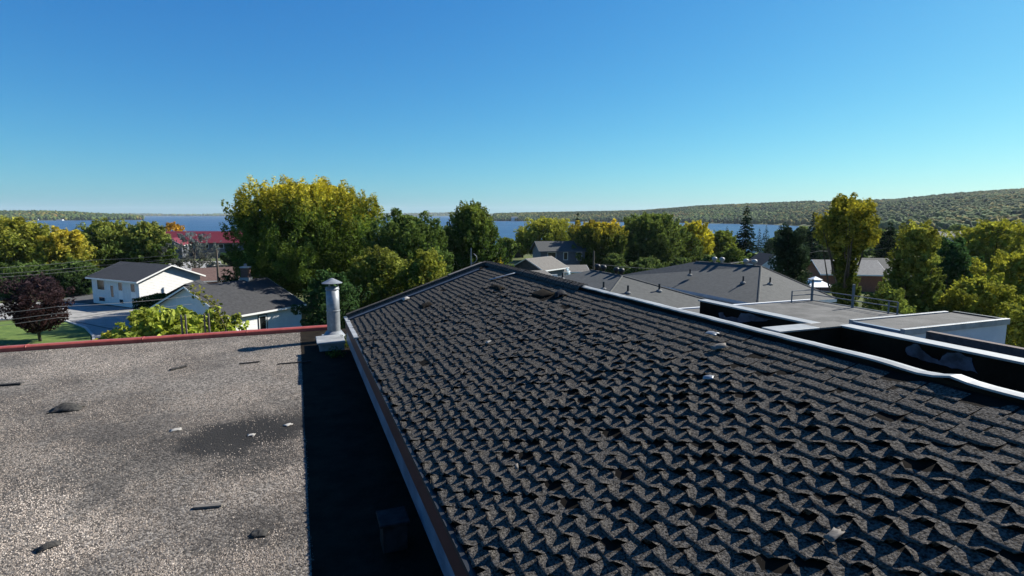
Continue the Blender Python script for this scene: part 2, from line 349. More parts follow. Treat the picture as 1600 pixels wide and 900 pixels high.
def tab_grid(rg, A, rough=1.0):
    nx, ns = 7, 4; gp = .008 * (1 - min(A, 1.)); fx = rg.uniform(.075, .10); fs = rg.uniform(.075, .10)
    xs = np.array([gp, fx * .5, fx, .152, TW - fx, TW - fx * .5, TW - gp]); q = np.array([0, fs * .5, fs, .165])
    X, S = np.meshgrid(xs, q); t = np.clip(1 - S / .14, 0, 1); e = (X - TW / 2) / (TW / 2)
    cl, cr = rg.uniform(.7, 1.2), rg.uniform(.7, 1.2); dx = np.minimum(X, TW - X)
    fold = np.clip(1.05 - dx / fx - S / fs, 0, 1) * np.where(e < 0, cl, cr) * min(A, 1.15)
    Z = .0050 * t + .037 * fold + A * .003 * rg.uniform(.0, 2.) * t ** 1.5
    Z = Z + rough * rg.normal(0, .002, Z.shape) * t
    X = X + rg.normal(0, .002, X.shape) * t - np.sign(e) * .034 * fold
    S = S + rg.normal(0, .003, S.shape) * (t > .9) + .030 * fold
    V = np.stack([X, S, Z + .0015], -1).reshape(-1, 3); lo = V[:nx].copy(); lo[:, 2] -= .006; lo[:, 1] += .001
    V = np.concatenate([V, lo]); o = ns * nx
    F = [(i * nx + j, i * nx + j + 1, (i + 1) * nx + j + 1, (i + 1) * nx + j) for i in range(ns - 1) for j in range(nx - 1)]
    F += [(o + j, o + j + 1, j + 1, j) for j in range(nx - 1)]
    return V, np.array(F)
def to_roof(P):                       # local (x,s,z) -> world
    u, s, n = P[:, 0], P[:, 1], P[:, 2]; v = VE + s * cs - n * sn; h = HE - s * sn - n * cs
    return np.stack([u * ES + v * EC, u * EC - v * ES, CAMZ - h], -1)
tabs = []
rg = np.random.default_rng(11)
for c in range(NC):
    s0 = -.012 + c * EX
    off = (c % 2) * TW / 2 + rg.normal(0, .006)
    k = 0
    while True:
        u0 = UNEAR + off + k * TW; k += 1
        if u0 + TW > UEND - .42: break
        sf = s0 / SL
        A = 1.0 - .85 * ss(.72, .86, sf); A *= 1 - .62 * ss(5.5, 9.5, u0 + 3 * sf); A *= 1 - .5 * ss(11.4, 12.6, u0)
        chaos = .55 * float(ss(4.5, 8, u0 + 2.5 * sf) * (1 - ss(.8, .9, sf)) * (1 - ss(11.2, 12.2, u0)))
        A = max(.05, A * rg.uniform(.75, 1.25) + chaos * abs(rg.normal(0, .30)))
        if abs(u0 + .15 - 9.3) < .34 and abs(s0 - 3.18) < .17: continue
        if rg.random() < .0035 * (1 + 2 * chaos): continue
        tabs.append((u0, s0, A, chaos))
camp = np.array([0, 0, CAMZ])
def score(t):
    p = to_roof(np.array([[t[0] + TW / 2, t[1] + .06, .01]]))[0]; d = p - camp; c, s = math.cos(TH), math.sin(TH)
    z = d[1] * c - d[2] * s; 
    if z < .3: return 1e9
    X = d[0] / z * FPX + 800; Y = 450 - (d[1] * s + d[2] * c) / z * FPX
    return np.linalg.norm(d) if (-20 < X < 1620 and Y < 925) else 1e8
order = sorted(range(len(tabs)), key=lambda i: score(tabs[i])); near = set(order[:300])
variants = {}
ax_u = Vector(W(1, 0, 0)) - Vector(W(0, 0, 0)); ax_s = Vector(roofpt(0, 1, 0)) - Vector(roofpt(0, 0, 0)); ax_n = Vector(roofpt(0, 0, 1)) - Vector(roofpt(0, 0, 0))
from mathutils import Matrix
def roof_matrix(u, s, n, tilt=0, yaw=0):
    m = Matrix((ax_u, ax_s, ax_n)).transposed().to_4x4(); m.translation = Vector(roofpt(u, s, n))
    return m @ Matrix.Rotation(yaw, 4, 'Z') @ Matrix.Rotation(tilt, 4, 'Y')
VV, FF, no = [], [], 0
for i, (u0, s0, A, ch) in enumerate(tabs):
    if i in near:
        key = (int(min(A, 1.35) * 5), rg.integers(0, 5))
        if key not in variants:
            v, f = tab_grid(rg, (key[0] + .5) / 5); variants[key] = np_mesh('shingle', v, f, smooth=False)
        o = link('shingle', variants[key], 'asphalt_shingle'); o.parent = deck; o.matrix_basis = roof_matrix(u0, s0, 0, rg.normal(0, .012), rg.normal(0, .012))
    else:
        v, f = tab_grid(rg, A, 1 + 3.5 * ch); v = v + rg.normal(0, 1, 3) * np.array([.006, .008, .001]) * (1 + 2 * ch)
        v[:, 2] += np.abs(v[:, 0] - TW / 2) * rg.normal(0, .07) * ch
        v[:, 2] = np.maximum(v[:, 2], .0012)
        v[:, 0] += u0; v[:, 1] += s0; VV.append(to_roof(v)); FF.append(f + no); no += len(v)
tag(link('shingle_field', np_mesh('shingle_field', np.concatenate(VV), np.concatenate(FF)), 'asphalt_shingle', deck), kind='stuff')
# ridge cap shingles on the far part, bent flashing on the near part
cap_mesh = MB()
cap_mesh.add([(0, -.13, -.022), (0, -.06, .022), (0, .02, .034), (0, .09, .004), (.26, -.13, -.036), (.26, -.06, .006), (.26, .02, .016), (.26, .09, -.012),
              (0, -.13, -.032), (0, -.06, .010), (0, .02, .022), (0, .09, -.008)], [(0, 4, 5, 1), (1, 5, 6, 2), (2, 6, 7, 3), (8, 0, 1, 9), (9, 1, 2, 10), (10, 2, 3, 11)])
cm = bpy.data.meshes.new('ridge_cap'); cm.from_pydata(cap_mesh.v, [], [f[::-1] for f in cap_mesh.f]); cm.update()
for k in range(38):
    o = link('ridge_cap', cm, 'asphalt_shingle'); o.parent = deck; o.matrix_basis = roof_matrix(8.75 + k * .14, SL + .02, .045 + rg.uniform(0, .008), 0, rg.normal(0, .015))
# raised curb behind the near ridge, white bent cap
UF = 8.85
MB().ubox(UNEAR, UF, VR - .02, VR + .10, 1.262, 1.75).build('ridge_curb', 'membrane', bld)
fl = MB(); pts = np.linspace(UNEAR, UF, 90); w1 = rg.normal(0, 1, 90); w1 = np.convolve(w1, np.ones(7) / 7, 'same')
ring = []
for i, u in enumerate(pts):
    kink = .03 * math.exp(-((u - 2.75) / .10) ** 2) - .02 * math.exp(-((u - 3.0) / .2) ** 2)
    dz = .010 * w1[i] + kink; dv = .012 * w1[-i]
    a = VR - .025 + dv; b = VR + .105 + dv * .4
    ring.append([W(u, a - .002, 1.262 - dz), W(u, a, 1.246 - dz), W(u, (a + b) / 2, 1.240 - dz), W(u, b, 1.248 - dz), W(u, b + .004, 1.30 - dz)])
for i in range(len(ring)): fl.v += ring[i]
fl.f = [(i * 5 + k, i * 5 + k + 1, i * 5 + k + 6, i * 5 + k + 5) for i in range(len(ring) - 1) for k in range(4)]
fo = fl.build('ridge_flashing', 'white_metal', bld, False); sm = fo.modifiers.new('thick', 'SOLIDIFY'); sm.thickness = .004
# fascia, base flashing, eave drip edge
MB().ubox(UNEAR, UEND, VE - .03, VE + .075, 2.535, 2.79).build('fascia', 'maroon', bld, bevel=.006)
fb = MB(); fb.add([W(UNEAR, VE + .0, 2.795), W(UEND, VE + .0, 2.795), W(UEND, VE - .02, 3.05), W(UNEAR, VE - .02, 3.05)], [(0, 1, 2, 3)]).build('base_flashing', 'blue_flashing', bld)  # blue of skylight in the shade is put into the flashing colour
MB().ubox(UNEAR, 13.9, VE - .045, VE + .03, 2.486, 2.533).build('drip_edge', 'dark_paint', bld)
for k in range(7):
    u = 11.6 + k * .37; MB().ubox(u, u + .36, VE - .065, VE + .03, 2.452 + rg.uniform(0, .012), 2.482 + rg.uniform(0, .01)).build('white_drip_edge', 'white_metal', bld, bevel=.004)
# rake end: metal channels and a low shingled curb
def rakebar(u0, u1, n0, n1, name, m, s0=0.0, s1=SL):
    return MB().hexa([roofpt(u0, s0, n0), roofpt(u1, s0, n0), roofpt(u1, s1, n0), roofpt(u0, s1, n0), roofpt(u0, s0, n1), roofpt(u1, s0, n1), roofpt(u1, s1, n1), roofpt(u0, s1, n1)][::1]).build(name, m, bld)
rakebar(13.62, 13.78, .001, .035, 'rake_channel', 'slate_metal', .02, SL - .35)
rakebar(13.78, 13.80, .001, .05, 'rake_lip', 'slate_metal', .02, SL - .30)
rakebar(13.81, 14.0, .001, .012, 'rake_gutter', 'membrane', .02, SL)
rakebar(14.0, 14.16, .001, .085, 'rake_curb', 'asphalt_shingle', .02, SL)
rakebar(14.01, 14.17, .086, .098, 'rake_cap', 'weathered_wood', SL * .72, SL * .97)
rakebar(14.13, 14.18, -.5, -.02, 'rake_board', 'maroon')
# torn patch: lifted felt flap over a hole
def crumple(name, m, loc, sx, sy, hgt, seed, parent=None, nx=7, ny=6):
    r_ = np.random.default_rng(seed); X, Y = np.meshgrid(np.linspace(-.5, .5, nx), np.linspace(-.5, .5, ny))
    Z = hgt * np.clip(1 - 3.2 * (X ** 2 + Y ** 2), 0, 1) * r_.uniform(.4, 1.2, X.shape) + .004
    V = np.stack([(X + r_.normal(0, .05, X.shape)) * sx, (Y + r_.normal(0, .05, X.shape)) * sy, Z], -1).reshape(-1, 3)
    F = np.array([(i * nx + j, i * nx + j + 1, (i + 1) * nx + j + 1, (i + 1) * nx + j) for i in range(ny - 1) for j in range(nx - 1)])
    o = link(name, np_mesh(name, V, F), m)
    o.modifiers.new('thick', 'SOLIDIFY').thickness = .006
    if isinstance(loc, Matrix): o.matrix_basis = loc
    else: o.location = loc
    if parent is not None: o.parent = parent
    return o
crumple('torn_flap', 'membrane', roof_matrix(9.45, 3.28, .010), .6, .26, .02, 3, deck)
crumple('torn_flap', 'torn_felt', roof_matrix(8.95, 3.42, .015, .1, .4), .42, .2, .07, 5, deck)
crumple('torn_flap', 'membrane', roof_matrix(12.1, 1.60, .015), .4, .24, .035, 8, deck)
crumple('torn_flap', 'membrane', roof_matrix(11.2, 3.0, .015), .7, .16, .03, 9, deck)
# roof wells: floor, parapets, cross wall
MB().ubox(UNEAR, 6.95, VR + .10, 5.7, 1.72, 1.9).build('well_floor', 'flat_roof_grey', bld)
def parapet(u0, u1, v0, v1, h0, h1, m, capm='white_metal', capw=.03):
    MB().ubox(u0, u1, v0, v1, h0 + .012, h1).build('parapet', m, bld)
    return MB().ubox(u0 - .01, u1 + .01, v0 - capw, v1 + capw, h0 - .012, h0 + .010).build('parapet_cap', capm, bld, bevel=.004)
parapet(4.78, 6.72, 5.50, 5.60, 1.25, 2.2, 'membrane')
parapet(UNEAR, 4.58, 5.72, 5.84, 1.25, 2.2, 'membrane')
def hitv(px_, py_, v0):
    d = ray(px_, py_); u_ = d[0] * ES + d[1] * EC; v_ = d[0] * EC - d[1] * ES; t_ = v0 / v_; return W(u_ * t_, v0, -d[2] * t_)
for v0, pix in ((5.494, [(1123, 489), (1130, 488), (1134, 496), (1153, 497), (1158, 489), (1171, 490), (1180, 493), (1207, 499), (1194, 502), (1168, 503), (1142, 503), (1127, 499)]),
                (5.714, [(1416, 543), (1432, 537), (1441, 547), (1453, 556), (1467, 564), (1473, 556), (1480, 551), (1519, 559), (1528, 584), (1504, 578), (1470, 570), (1446, 564), (1418, 554)])):
    for _ in range(2):
        nx_ = []
        for (xa, ya), (xb, yb) in zip(pix, pix[1:] + pix[:1]): nx_ += [(xa, ya), ((xa + xb) / 2 + rg.normal(0, .07) * abs(yb - ya) + rg.normal(0, .5), (ya + yb) / 2 + rg.normal(0, .06) * abs(xb - xa) + rg.normal(0, .4))]
        pix = nx_
    po = [hitv(a_, b_, v0) for a_, b_ in pix]; bp = MB().add(po, [tuple(range(len(po)))]).build('bare_patch', 'bare_metal', bld); bp.modifiers.new('thick', 'SOLIDIFY').thickness = .003
MB().ubox(4.58, 4.775, VR + .122, 5.85, 1.262, 1.9).build('cross_wall', 'membrane', bld)
MB().ubox(4.55, 4.80, VR + .13, 5.36, 1.238, 1.258).build('cross_wall_cap', 'white_metal', bld, bevel=.004)
MB().ubox(4.55, 4.80, 5.362, 5.86, 1.240, 1.260).build('cross_wall_cap', 'flat_roof_grey', bld, bevel=.004)
MB().ubox(UNEAR, 4.45, 5.845, 6.72, 1.50, 1.8).build('ledge_roof', 'asphalt_shingle', bld)
MB().ubox(UNEAR, 4.30, 6.72, 6.80, 1.33, 2.4).build('ledge_board', 'old_board', bld)
lv, lf, no = [], [], 0
for k in range(46):
    v, f = tab_grid(rg, rg.uniform(.2, 1.2), 3); an = rg.uniform(0, 6.3); x = v[:, 0] - .15; y = v[:, 1] - .08
    uu = rg.uniform(.3, 4.2) + x * math.cos(an) - y * math.sin(an); vv_ = rg.uniform(6.05, 6.5) + (x * math.sin(an) + y * math.cos(an)) * .8
    hh = 1.498 - v[:, 2] - rg.uniform(0, .05); lv.append(np.stack([uu * ES + vv_ * EC, uu * EC - vv_ * ES, CAMZ - hh], -1)); lf.append(f + no); no += len(v)
tag(link('loose_shingles', np_mesh('loose_shingles', np.concatenate(lv), np.concatenate(lf)), 'asphalt_shingle', bld), kind='stuff')

# ---------------------------------------------------------------- gravel roof wing
gw = thing('gravel_roof_wing', W(8, -6, CAMZ), 'lower flat wing with gravel roof and red metal edge', 'building')
MB().ubox(-3, 16.75, -16, VE - .16, HG + .005, CAMZ).build('wall', 'maroon', gw)
gb = MB().add([W(-3, -16, HG), W(-3, .30, HG), W(16.8, .30, HG), W(16.8, -16, HG)], [(0, 1, 2, 3)]).build('gravel_bed', 'gravel_bed', gw)
MB().ubox(-3, 16.8, .0, 1.14, HG - .004, HG + .2).build('eave_shade_strip', 'membrane', gw)  # black strip added over the gravel to deepen the eave shadow
MB().ubox(14.3, 16.8, 1.14, 3.2, HG - .002, CAMZ).build('end_strip', 'membrane', gw)
# red coping in lengths
u0c, vv_ = 16.8, np.arange(-16, 1.3, 2.44)
for i, v in enumerate(vv_):
    v1 = min(v + 2.43, 1.25)
    if v1 - v < .3: continue
    c = MB(); prof = [(u0c - .02, HG), (u0c - .02, HG - .095), (u0c + .03, HG - .13), (u0c + .21, HG - .115), (u0c + .22, HG + .10)]
    for vx in (v, v1): c.v += [W(a, vx, b) for a, b in prof]
    n = len(prof); c.f = [(k, k + 1, n + k + 1, n + k) for k in range(n - 1)] + [tuple(range(n)), tuple(range(2 * n - 1, n - 1, -1))]
    c.build('coping', 'red_metal', gw, bevel=.008)
# loose gravel as real stones
def vnoise(u, v, sc, seed):
    r_ = np.random.default_rng(seed); G = r_.random((64, 64)); a, b = u * sc + 20, v * sc + 20; i, j = np.floor(a).astype(int), np.floor(b).astype(int); fa, fb_ = a - i, b - j
    fa = fa * fa * (3 - 2 * fa); fb_ = fb_ * fb_ * (3 - 2 * fb_); g = lambda p, q: G[p % 64, q % 64]
    return (g(i, j) * (1 - fa) + g(i + 1, j) * fa) * (1 - fb_) + (g(i, j + 1) * (1 - fa) + g(i + 1, j + 1) * fa) * fb_
def gravel(n):
    t = rs.random(n) ** 1.6; u = 4.8 + 11.9 * t; v = -rs.random(n) * (2.4 + u * .50) + .02
    px = (u * ES + v * EC) / np.maximum(u * EC - v * ES, .1) * FPX + 800
    keep = px > -260; u, v = u[keep], v[keep]; n = len(u)
    dark = np.zeros(n)
    for cu, cv, a, b, k in ((9.0, -1.1, .95, .75, .98), (9.2, -.3, .75, .7, .97), (8.1, -.7, .55, .6, .8), (8.6, -2.4, .8, .9, .7), (6.2, -.5, .4, .22, .8)):
        dark = np.maximum(dark, k * np.exp(-(((u - cu) / a) ** 2 + ((v - cv) / b) ** 2) ** 2))
    fld = .5 * vnoise(u, v * 1.4, .9, 1) + .3 * vnoise(u, v, 2.2, 2) + .2 * vnoise(u, v, 5, 3)
    dark = np.maximum(dark, .90 * ss(.55, .34, fld))
    def uvp(a_, b_):
        q_ = hitz(a_, b_, CAMZ - HG); return np.array([q_[0] * ES + q_[1] * EC, q_[0] * EC - q_[1] * ES])
    for pa_, pb_, wd_, k_ in (((250, 688), (212, 742), .07, .85), ((172, 742), (108, 802), .06, .9), ((290, 800), (236, 856), .08, .6), ((60, 696), (140, 662), .10, .75), ((396, 785), (408, 852), .06, .9), ((330, 640), (470, 648), .08, .7), ((20, 640), (120, 690), .12, .5), ((200, 600), (330, 585), .10, .5)):
        A_, B_ = uvp(*pa_), uvp(*pb_); d_ = B_ - A_; tt_ = np.clip(((u - A_[0]) * d_[0] + (v - A_[1]) * d_[1]) / (d_ @ d_), 0, 1)
        ds_ = np.hypot(u - A_[0] - tt_ * d_[0], v - A_[1] - tt_ * d_[1]) + (vnoise(u, v, 6, 9) - .5) * .16; dark = np.maximum(dark, k_ * ss(wd_ * 1.6, wd_ * .5, ds_))
    keep = rs.random(n) > dark; u, v, fld = u[keep], v[keep], fld[keep]; n = len(u); pale = sum(k_ * np.exp(-((u - c_[0]) ** 2 + (v - c_[1]) ** 2) / r_ ** 2) for c_, r_, k_ in ((uvp(40, 815), .8, .7), (uvp(330, 865), .6, .35), (uvp(120, 870), .6, .4), (uvp(450, 740), .35, .4), (uvp(420, 600), 1.4, .2), (uvp(150, 575), 1.6, .25)))
    r = rs.uniform(.0045, .0098, n) * (1 + .5 * (rs.random(n) < .06))
    o = np.array([(1, 0, 0), (0, 1, 0), (-1, 0, 0), (0, -1, 0), (0, 0, 1)], float); F = np.array([(0, 1, 4), (1, 2, 4), (2, 3, 4), (3, 0, 4)])
    V = o[None] * (1 + rs.uniform(-.35, .35, (n, 5, 1))) * r[:, None, None]; V[:, :4, 2] -= .003; V[:, :, 2] *= .85
    an = rs.uniform(0, 6.3, n)[:, None]; x = V[:, :, 0] * np.cos(an) - V[:, :, 1] * np.sin(an); y = V[:, :, 0] * np.sin(an) + V[:, :, 1] * np.cos(an)
    uu = u[:, None] + x; vv2 = v[:, None] + y; P = np.stack([uu * ES + vv2 * EC, uu * EC - vv2 * ES, CAMZ - HG + .002 + V[:, :, 2]], -1)
    b = rs.random(n); base = np.where(b[:, None] < .28, np.array([[.062, .053, .045]]), np.where(b[:, None] < .75, np.array([[.165, .138, .114]]), np.array([[.25, .218, .184]])))
    lf_ = np.clip(.30 + 1.7 * fld, .4, 1.5) * (.92 + pale + .2 * ss(12.5, 15.5, u)); base = base * .98 * rs.uniform(.75, 1.25, (n, 1)) * lf_[:, None]
    C = np.repeat(base[:, None, :], 5, 1); Q = (F[None] + (np.arange(n) * 5)[:, None, None]).reshape(-1, 3)
    return tag(link('loose_gravel', np_mesh('loose_gravel', P.reshape(-1, 3), Q, C.reshape(-1, 3)), 'gravel', gw), kind='stuff')
gravel(190000)

# stove pipe on its curb, low metal vent hood
pu, pv = 15.3, .83
pc = W(pu, pv, HG)
vp = thing('vent_pipe', pc, 'tall galvanised vent pipe with conical cap on gravel roof corner', 'vent pipe')
MB().ubox(pu - .30, pu + .30, pv - .30, pv + .27, HG - .13, HG).build('curb', 'galvanised', vp, bevel=.01)
MB().lathe(pc, [(.29, .13), (.27, .15), (.185, .27), (.17, .27)], 24).build('base_cone', 'galvanised', vp, True)
MB().lathe(pc, [(.165, .14), (.165, .82)], 28).build('pipe_section', 'galvanised', vp, True)
MB().lathe(pc, [(.163, .822), (.163, 1.42), (.15, 1.42), (.15, 1.3)], 28).build('pipe_section', 'galvanised', vp, True)
for z in (.80, 1.36): MB().lathe(pc, [(.166, z - .02), (.175, z - .012), (.175, z + .012), (.166, z + .02)], 28).build('joint_band', 'galvanised', vp)
for k in range(3):
    a = k * 2.1 + .4; MB().tube([(pc[0] + .14 * math.cos(a), pc[1] + .14 * math.sin(a), pc[2] + 1.36), (pc[0] + .15 * math.cos(a), pc[1] + .15 * math.sin(a), pc[2] + 1.55)], .012, 5).build('cap_strut', 'galvanised', vp)
MB().lathe(pc, [(.255, 1.515), (.26, 1.525), (.03, 1.645), (0, 1.65)], 28).build('rain_cap', 'galvanised', vp)
vh = thing('vent_hood', W(14.5, .7, HG), 'low white metal vent hood in front of the vent pipe', 'roof vent')
MB().ubox(14.14, 14.86, .42, 1.0, HG - .19, HG).build('curb', 'galvanised', vh)
MB().hexa([W(14.06, .36, HG - .185), W(14.06, 1.02, HG - .16), W(14.94, 1.02, HG - .16), W(14.94, .36, HG - .185), W(14.06, .36, HG - .225), W(14.06, 1.02, HG - .235), W(14.94, 1.02, HG - .235), W(14.94, .36, HG - .225)]).build('hood', 'white_metal', vh, bevel=.015)
vb = thing('roof_drain_box', W(5.4, .78, HG), 'small grey metal box on the strip of painted eave shade beside the maroon wall', 'roof box')
MB().ubox(5.25, 5.5, .66, .9, HG - .28, HG - .004).build('box_body', 'torn_felt', vb, bevel=.01)
MB().ubox(5.22, 5.53, .63, .92, HG - .315, HG - .285).build('box_lid', 'torn_felt', vb, bevel=.008)

# roof ladder: two rails hooked over the edge
ld = thing('roof_ladder', W(17.15, -2.6, CAMZ), 'weathered ladder top rising behind the red roof edge', 'ladder')
for v in (-2.95, -2.40):
    for d in (0, .10):
        MB().tube([W(17.12, v + d, CAMZ), W(17.12, v + d, HG), W(17.10, v + d, HG - .62)], .022, 6).build('rail', 'weathered_wood', ld)
for k in range(30):
    h = HG + .15 + k * .32
    if h < CAMZ: MB().tube([W(17.12, -2.95, h), W(17.12, -2.30, h)], .014, 6).build('rung', 'weathered_wood', ld)

# debris on the roofs
def bit(label, m, u, v, sx, sy, hg, seed, rot=0, grp=None, name='roof_debris'):
    o = crumple(name, m, W(u, v, HG), sx, sy, hg, seed); o.rotation_euler = (0, 0, rot); o.location.z += .008
    return tag(o, label, 'debris', grp)
bit('dark crumpled clump of roofing lying on the gravel', 'debris', 11.35, -3.75, .44, .30, .10, 1, .3)
bit('small white scrap at the edge of the dark patch', 'pale_debris', 9.64, -1.85, .16, .11, .018, 2, .5)
bit('pale scrap between the dark patch and the wall shadow', 'pale_debris', 9.25, -.24, .12, .09, .015, 12, .9)
bit('dark flat scrap of shingle on the pale lower gravel', 'debris', 6.56, -2.44, .20, .12, .04, 4, 1.0)
bit('dark scrap beside a tar streak on gravel', 'debris', 6.07, -.49, .16, .14, .04, 6, .2)
bit('small tan lump inside the dark patch', 'pale_debris', 9.0, -.75, .10, .08, .015, 13, .2)
def stick(label, m, u, v, L, w, rot, th=.02):
    a = math.cos(rot) * L / 2; b = math.sin(rot) * L / 2; n = (-math.sin(rot) * w / 2, math.cos(rot) * w / 2)
    c = MB().hexa([W(u - a - n[0], v - b - n[1], HG - .008), W(u + a - n[0] * .7, v + b - n[1] * .7, HG - .008), W(u + a + n[0] * .7, v + b + n[1] * .7, HG - .008), W(u - a + n[0], v - b + n[1], HG - .008),
                   W(u - a - n[0], v - b - n[1], HG - .01 - th), W(u + a - n[0] * .7, v + b - n[1] * .7, HG - .02 - th), W(u + a + n[0] * .7, v + b + n[1] * .7, HG - .012 - th), W(u - a + n[0], v - b + n[1], HG - .01 - th)])
    return tag(c.build('wood_scrap', m, None, bevel=.003), label, 'wood scrap')
stick('pale weathered board scrap lying on open gravel', 'weathered_wood', 6.86, -1.06, .30, .06, 1.8)
stick('short dark stick lying near the red roof edge', 'debris', 13.6, -2.47, .34, .07, .9, .03)
stick('thin dark stick beside the pipe shadow', 'debris', 13.55, -1.08, .42, .035, 1.5)
stick('small pale splinter on gravel by the dark clump', 'weathered_wood', 9.6, -4.2, .14, .04, 1.9)
stick('dark stick on gravel at the lit edge of the wall shadow', 'debris', 13.2, -.15, .7, .03, 1.6)
stick('dark lath scrap lying near the red edge far from the pipe', 'debris', 13.4, -5.3, .4, .07, 1.7, .03)
rb = [('white torn membrane scrap caught under the metal rake', 'pale_debris', 13.5, 1.41, .30, .16, .04), ('pale metal strip lying near the roof peak', 'galvanised', 11.9, 3.4, .09, .6, .015),
      ('pale leaf litter in the middle of the shingles', 'pale_debris', 8.0, 1.68, .09, .06, .02), ('silvery lifted shingle scrap below the flashing', 'galvanised', 5.13, 3.5, .07, .16, .02),
      ('pale torn strip on the shingles near the flashing', 'weathered_wood', 4.78, 3.3, .16, .12, .025), ('pale curled shingle piece on the lower slope', 'galvanised', 4.34, 2.77, .11, .07, .02),
      ('pale frayed scrap among the nearest curled shingles', 'weathered_wood', 2.23, 1.89, .06, .11, .012), ('tan twig scrap on the lower shingles near the eave', 'weathered_wood', 4.47, .72, .09, .03, .02)]
for i, (lb, m, u, s, sx, sy, hh) in enumerate(rb):
    o = crumple('roof_scrap', m, roof_matrix(u, s, .034, 0, i * .5), sx, sy, hh, 30 + i, None, 6, 4); tag(o, lb, 'debris')
o = crumple('leaf_litter', 'pale_debris', W(4.25, 4.98, 1.715), .5, .3, .10, 77); tag(o, 'pale heap of litter in the roof well behind the bent flashing', 'debris')

# ---------------------------------------------------------------- far flat wing
fw = thing('flat_roof_wing', W(12, 12, CAMZ), 'flat grey roofed wing beyond the tar coated parapets', 'building')
MB().ubox(9.95, 16.1, 6.8, 18.4, HG, CAMZ).build('wall', 'pale_wall', fw)
MB().ubox(9.95, 16.02, 6.9, 18.3, HG - .02, HG - .001).build('roof_surface', 'flat_roof_grey', fw)
MB().ubox(-2, 9.95, 6.82, 16.6, HG, CAMZ).build('wall', 'pale_wall', fw)
MB().ubox(-2, 9.948, 6.9, 16.5, HG - .02, HG - .001).build('roof_surface', 'flat_roof_grey', fw)
MB().ubox(16.02, 16.14, 6.9, 18.42, HG - .06, HG + .2).build('coping', 'pale_wall', fw, bevel=.006)
MB().ubox(9.95, 16.02, 18.3, 18.44, HG - .04, HG + .2).build('coping', 'dark_paint', fw, bevel=.006)
ph = thing('roof_penthouse', W(9.2, 14.5, HG), 'low white sided roof box with white metal capping on the flat grey wing', 'roof box')
MB().ubox(8.6, 9.9, 12.7, 16.4, 2.64, HG - .02).build('wall', 'pale_wall', ph)
MB().ubox(8.66, 9.84, 12.76, 16.34, 2.60, 2.638).build('roof_surface', 'flat_roof_grey', ph)
MB().ubox(8.56, 8.665, 12.66, 16.44, 2.555, 2.70).build('cap', 'white_metal', ph, bevel=.006)
MB().ubox(9.84, 9.945, 12.66, 16.2, 2.565, 2.70).build('cap', 'white_metal', ph, bevel=.006)
MB().ubox(8.67, 9.835, 12.655, 12.76, 2.60, 2.72).build('cap', 'blue_flashing', ph)
MB().ubox(8.67, 9.835, 16.34, 16.44, 2.565, 2.70).build('cap', 'dark_paint', ph)
gr = thing('guard_rail', W(15.9, 17.5, HG), 'grey metal guard rail on the corner of the flat grey roof', 'railing')
RP = [(15.9, 17.2), (15.9, 18.2), (14.2, 18.2), (12.9, 18.2), (12.6, 18.2)]
for i, (u, v) in enumerate(RP):
    big = i in (1, 2); MB().tube([W(u, v, HG - .02), W(u, v, HG - (.85 if big else .45))], .045 if big else .025, 8).build('post', 'rail_metal', gr)
for h in (.45, .28):
    for a, b in ((0, 1), (1, 2), (2, 3), (3, 4)): MB().tube([W(*RP[a], HG - h), W(*RP[b], HG - h)], .018, 6).build('rail', 'rail_metal', gr)

# ---------------------------------------------------------------- grey hip roofed neighbours
def hiproof(name, label, corners, apexes, he, wall_m, roof_m, over=.4):
    # corners: 4 eave points (u,v) ccw from near-left; apexes: near (u,v,h) and far (u,v,h)
    cx = sum(c[0] for c in corners) / 4; cy = sum(c[1] for c in corners) / 4
    t = thing(name, W(cx, cy, CAMZ), label, 'house')
    inn = [(c[0] + (cx - c[0]) * .06, c[1] + (cy - c[1]) * .06) for c in corners]
    MB().prism([W(a, b, 0)[:2] for a, b in inn], 0, CAMZ - he - .05).build('wall', wall_m, t)
    E_ = [W(a, b, he) for a, b in corners]; A0, A1 = W(*apexes[0]), W(*apexes[1])
    for nm, poly in (('roof_face', [E_[0], E_[1], A0]), ('roof_face', [E_[1], E_[2], A1, A0]), ('roof_face', [E_[2], E_[3], A1]), ('roof_face', [E_[3], E_[0], A0, A1])):
        MB().add(poly, [tuple(range(len(poly)))]).build(nm, roof_m, t)
    f = MB()
    for i in range(4):
        a, b = E_[i], E_[(i + 1) % 4]; f.add([a, b, (b[0], b[1], b[2] - .16), (a[0], a[1], a[2] - .16)], [(0, 1, 2, 3)])
    f.build('fascia', 'pale_wall', t)
    for a, b in ((E_[0], A0), (E_[1], A0), (A0, A1)): MB().tube([a, b], .05, 5).build('hip_cap', roof_m, t)
    return t
def on_plane(p0, p1, p2, px, py):
    p0, p1, p2 = Vector(p0), Vector(p1), Vector(p2); n = (p1 - p0).cross(p2 - p0); d = Vector(ray(px, py)); c = Vector((0, 0, CAMZ))
    return c + d * ((p0 - c).dot(n) / d.dot(n))
def stack(t, p, h=.38):
    MB().tube([(p.x, p.y, p.z - .05), (p.x, p.y, p.z + h)], .05, 8).build('vent_stack', 'dark_paint', t); MB().lathe((p.x, p.y, p.z), [(.17, -.05), (.16, .03), (.06, .1)], 10).build('stack_boot', 'pale_shingle', t)
def turbine(t, p, m):
    MB().lathe((p.x, p.y, p.z), [(.09, -.1), (.09, .14), (.14, .15), (.17, .25), (.14, .34), (.05, .38), (0, .38)], 14).build('roof_turbine', m, t, True)
A_c = [(22, 21.6), (22, 27.0), (36, 27.4), (36, 21.6)]; A_a = [(26.1, 25.7, 3.05), (31.0, 24.9, 3.12)]
hA = hiproof('grey_hip_house', 'large grey hip roofed building with white roof turbines', A_c, A_a, 4.5, 'pale_wall', 'grey_shingle')
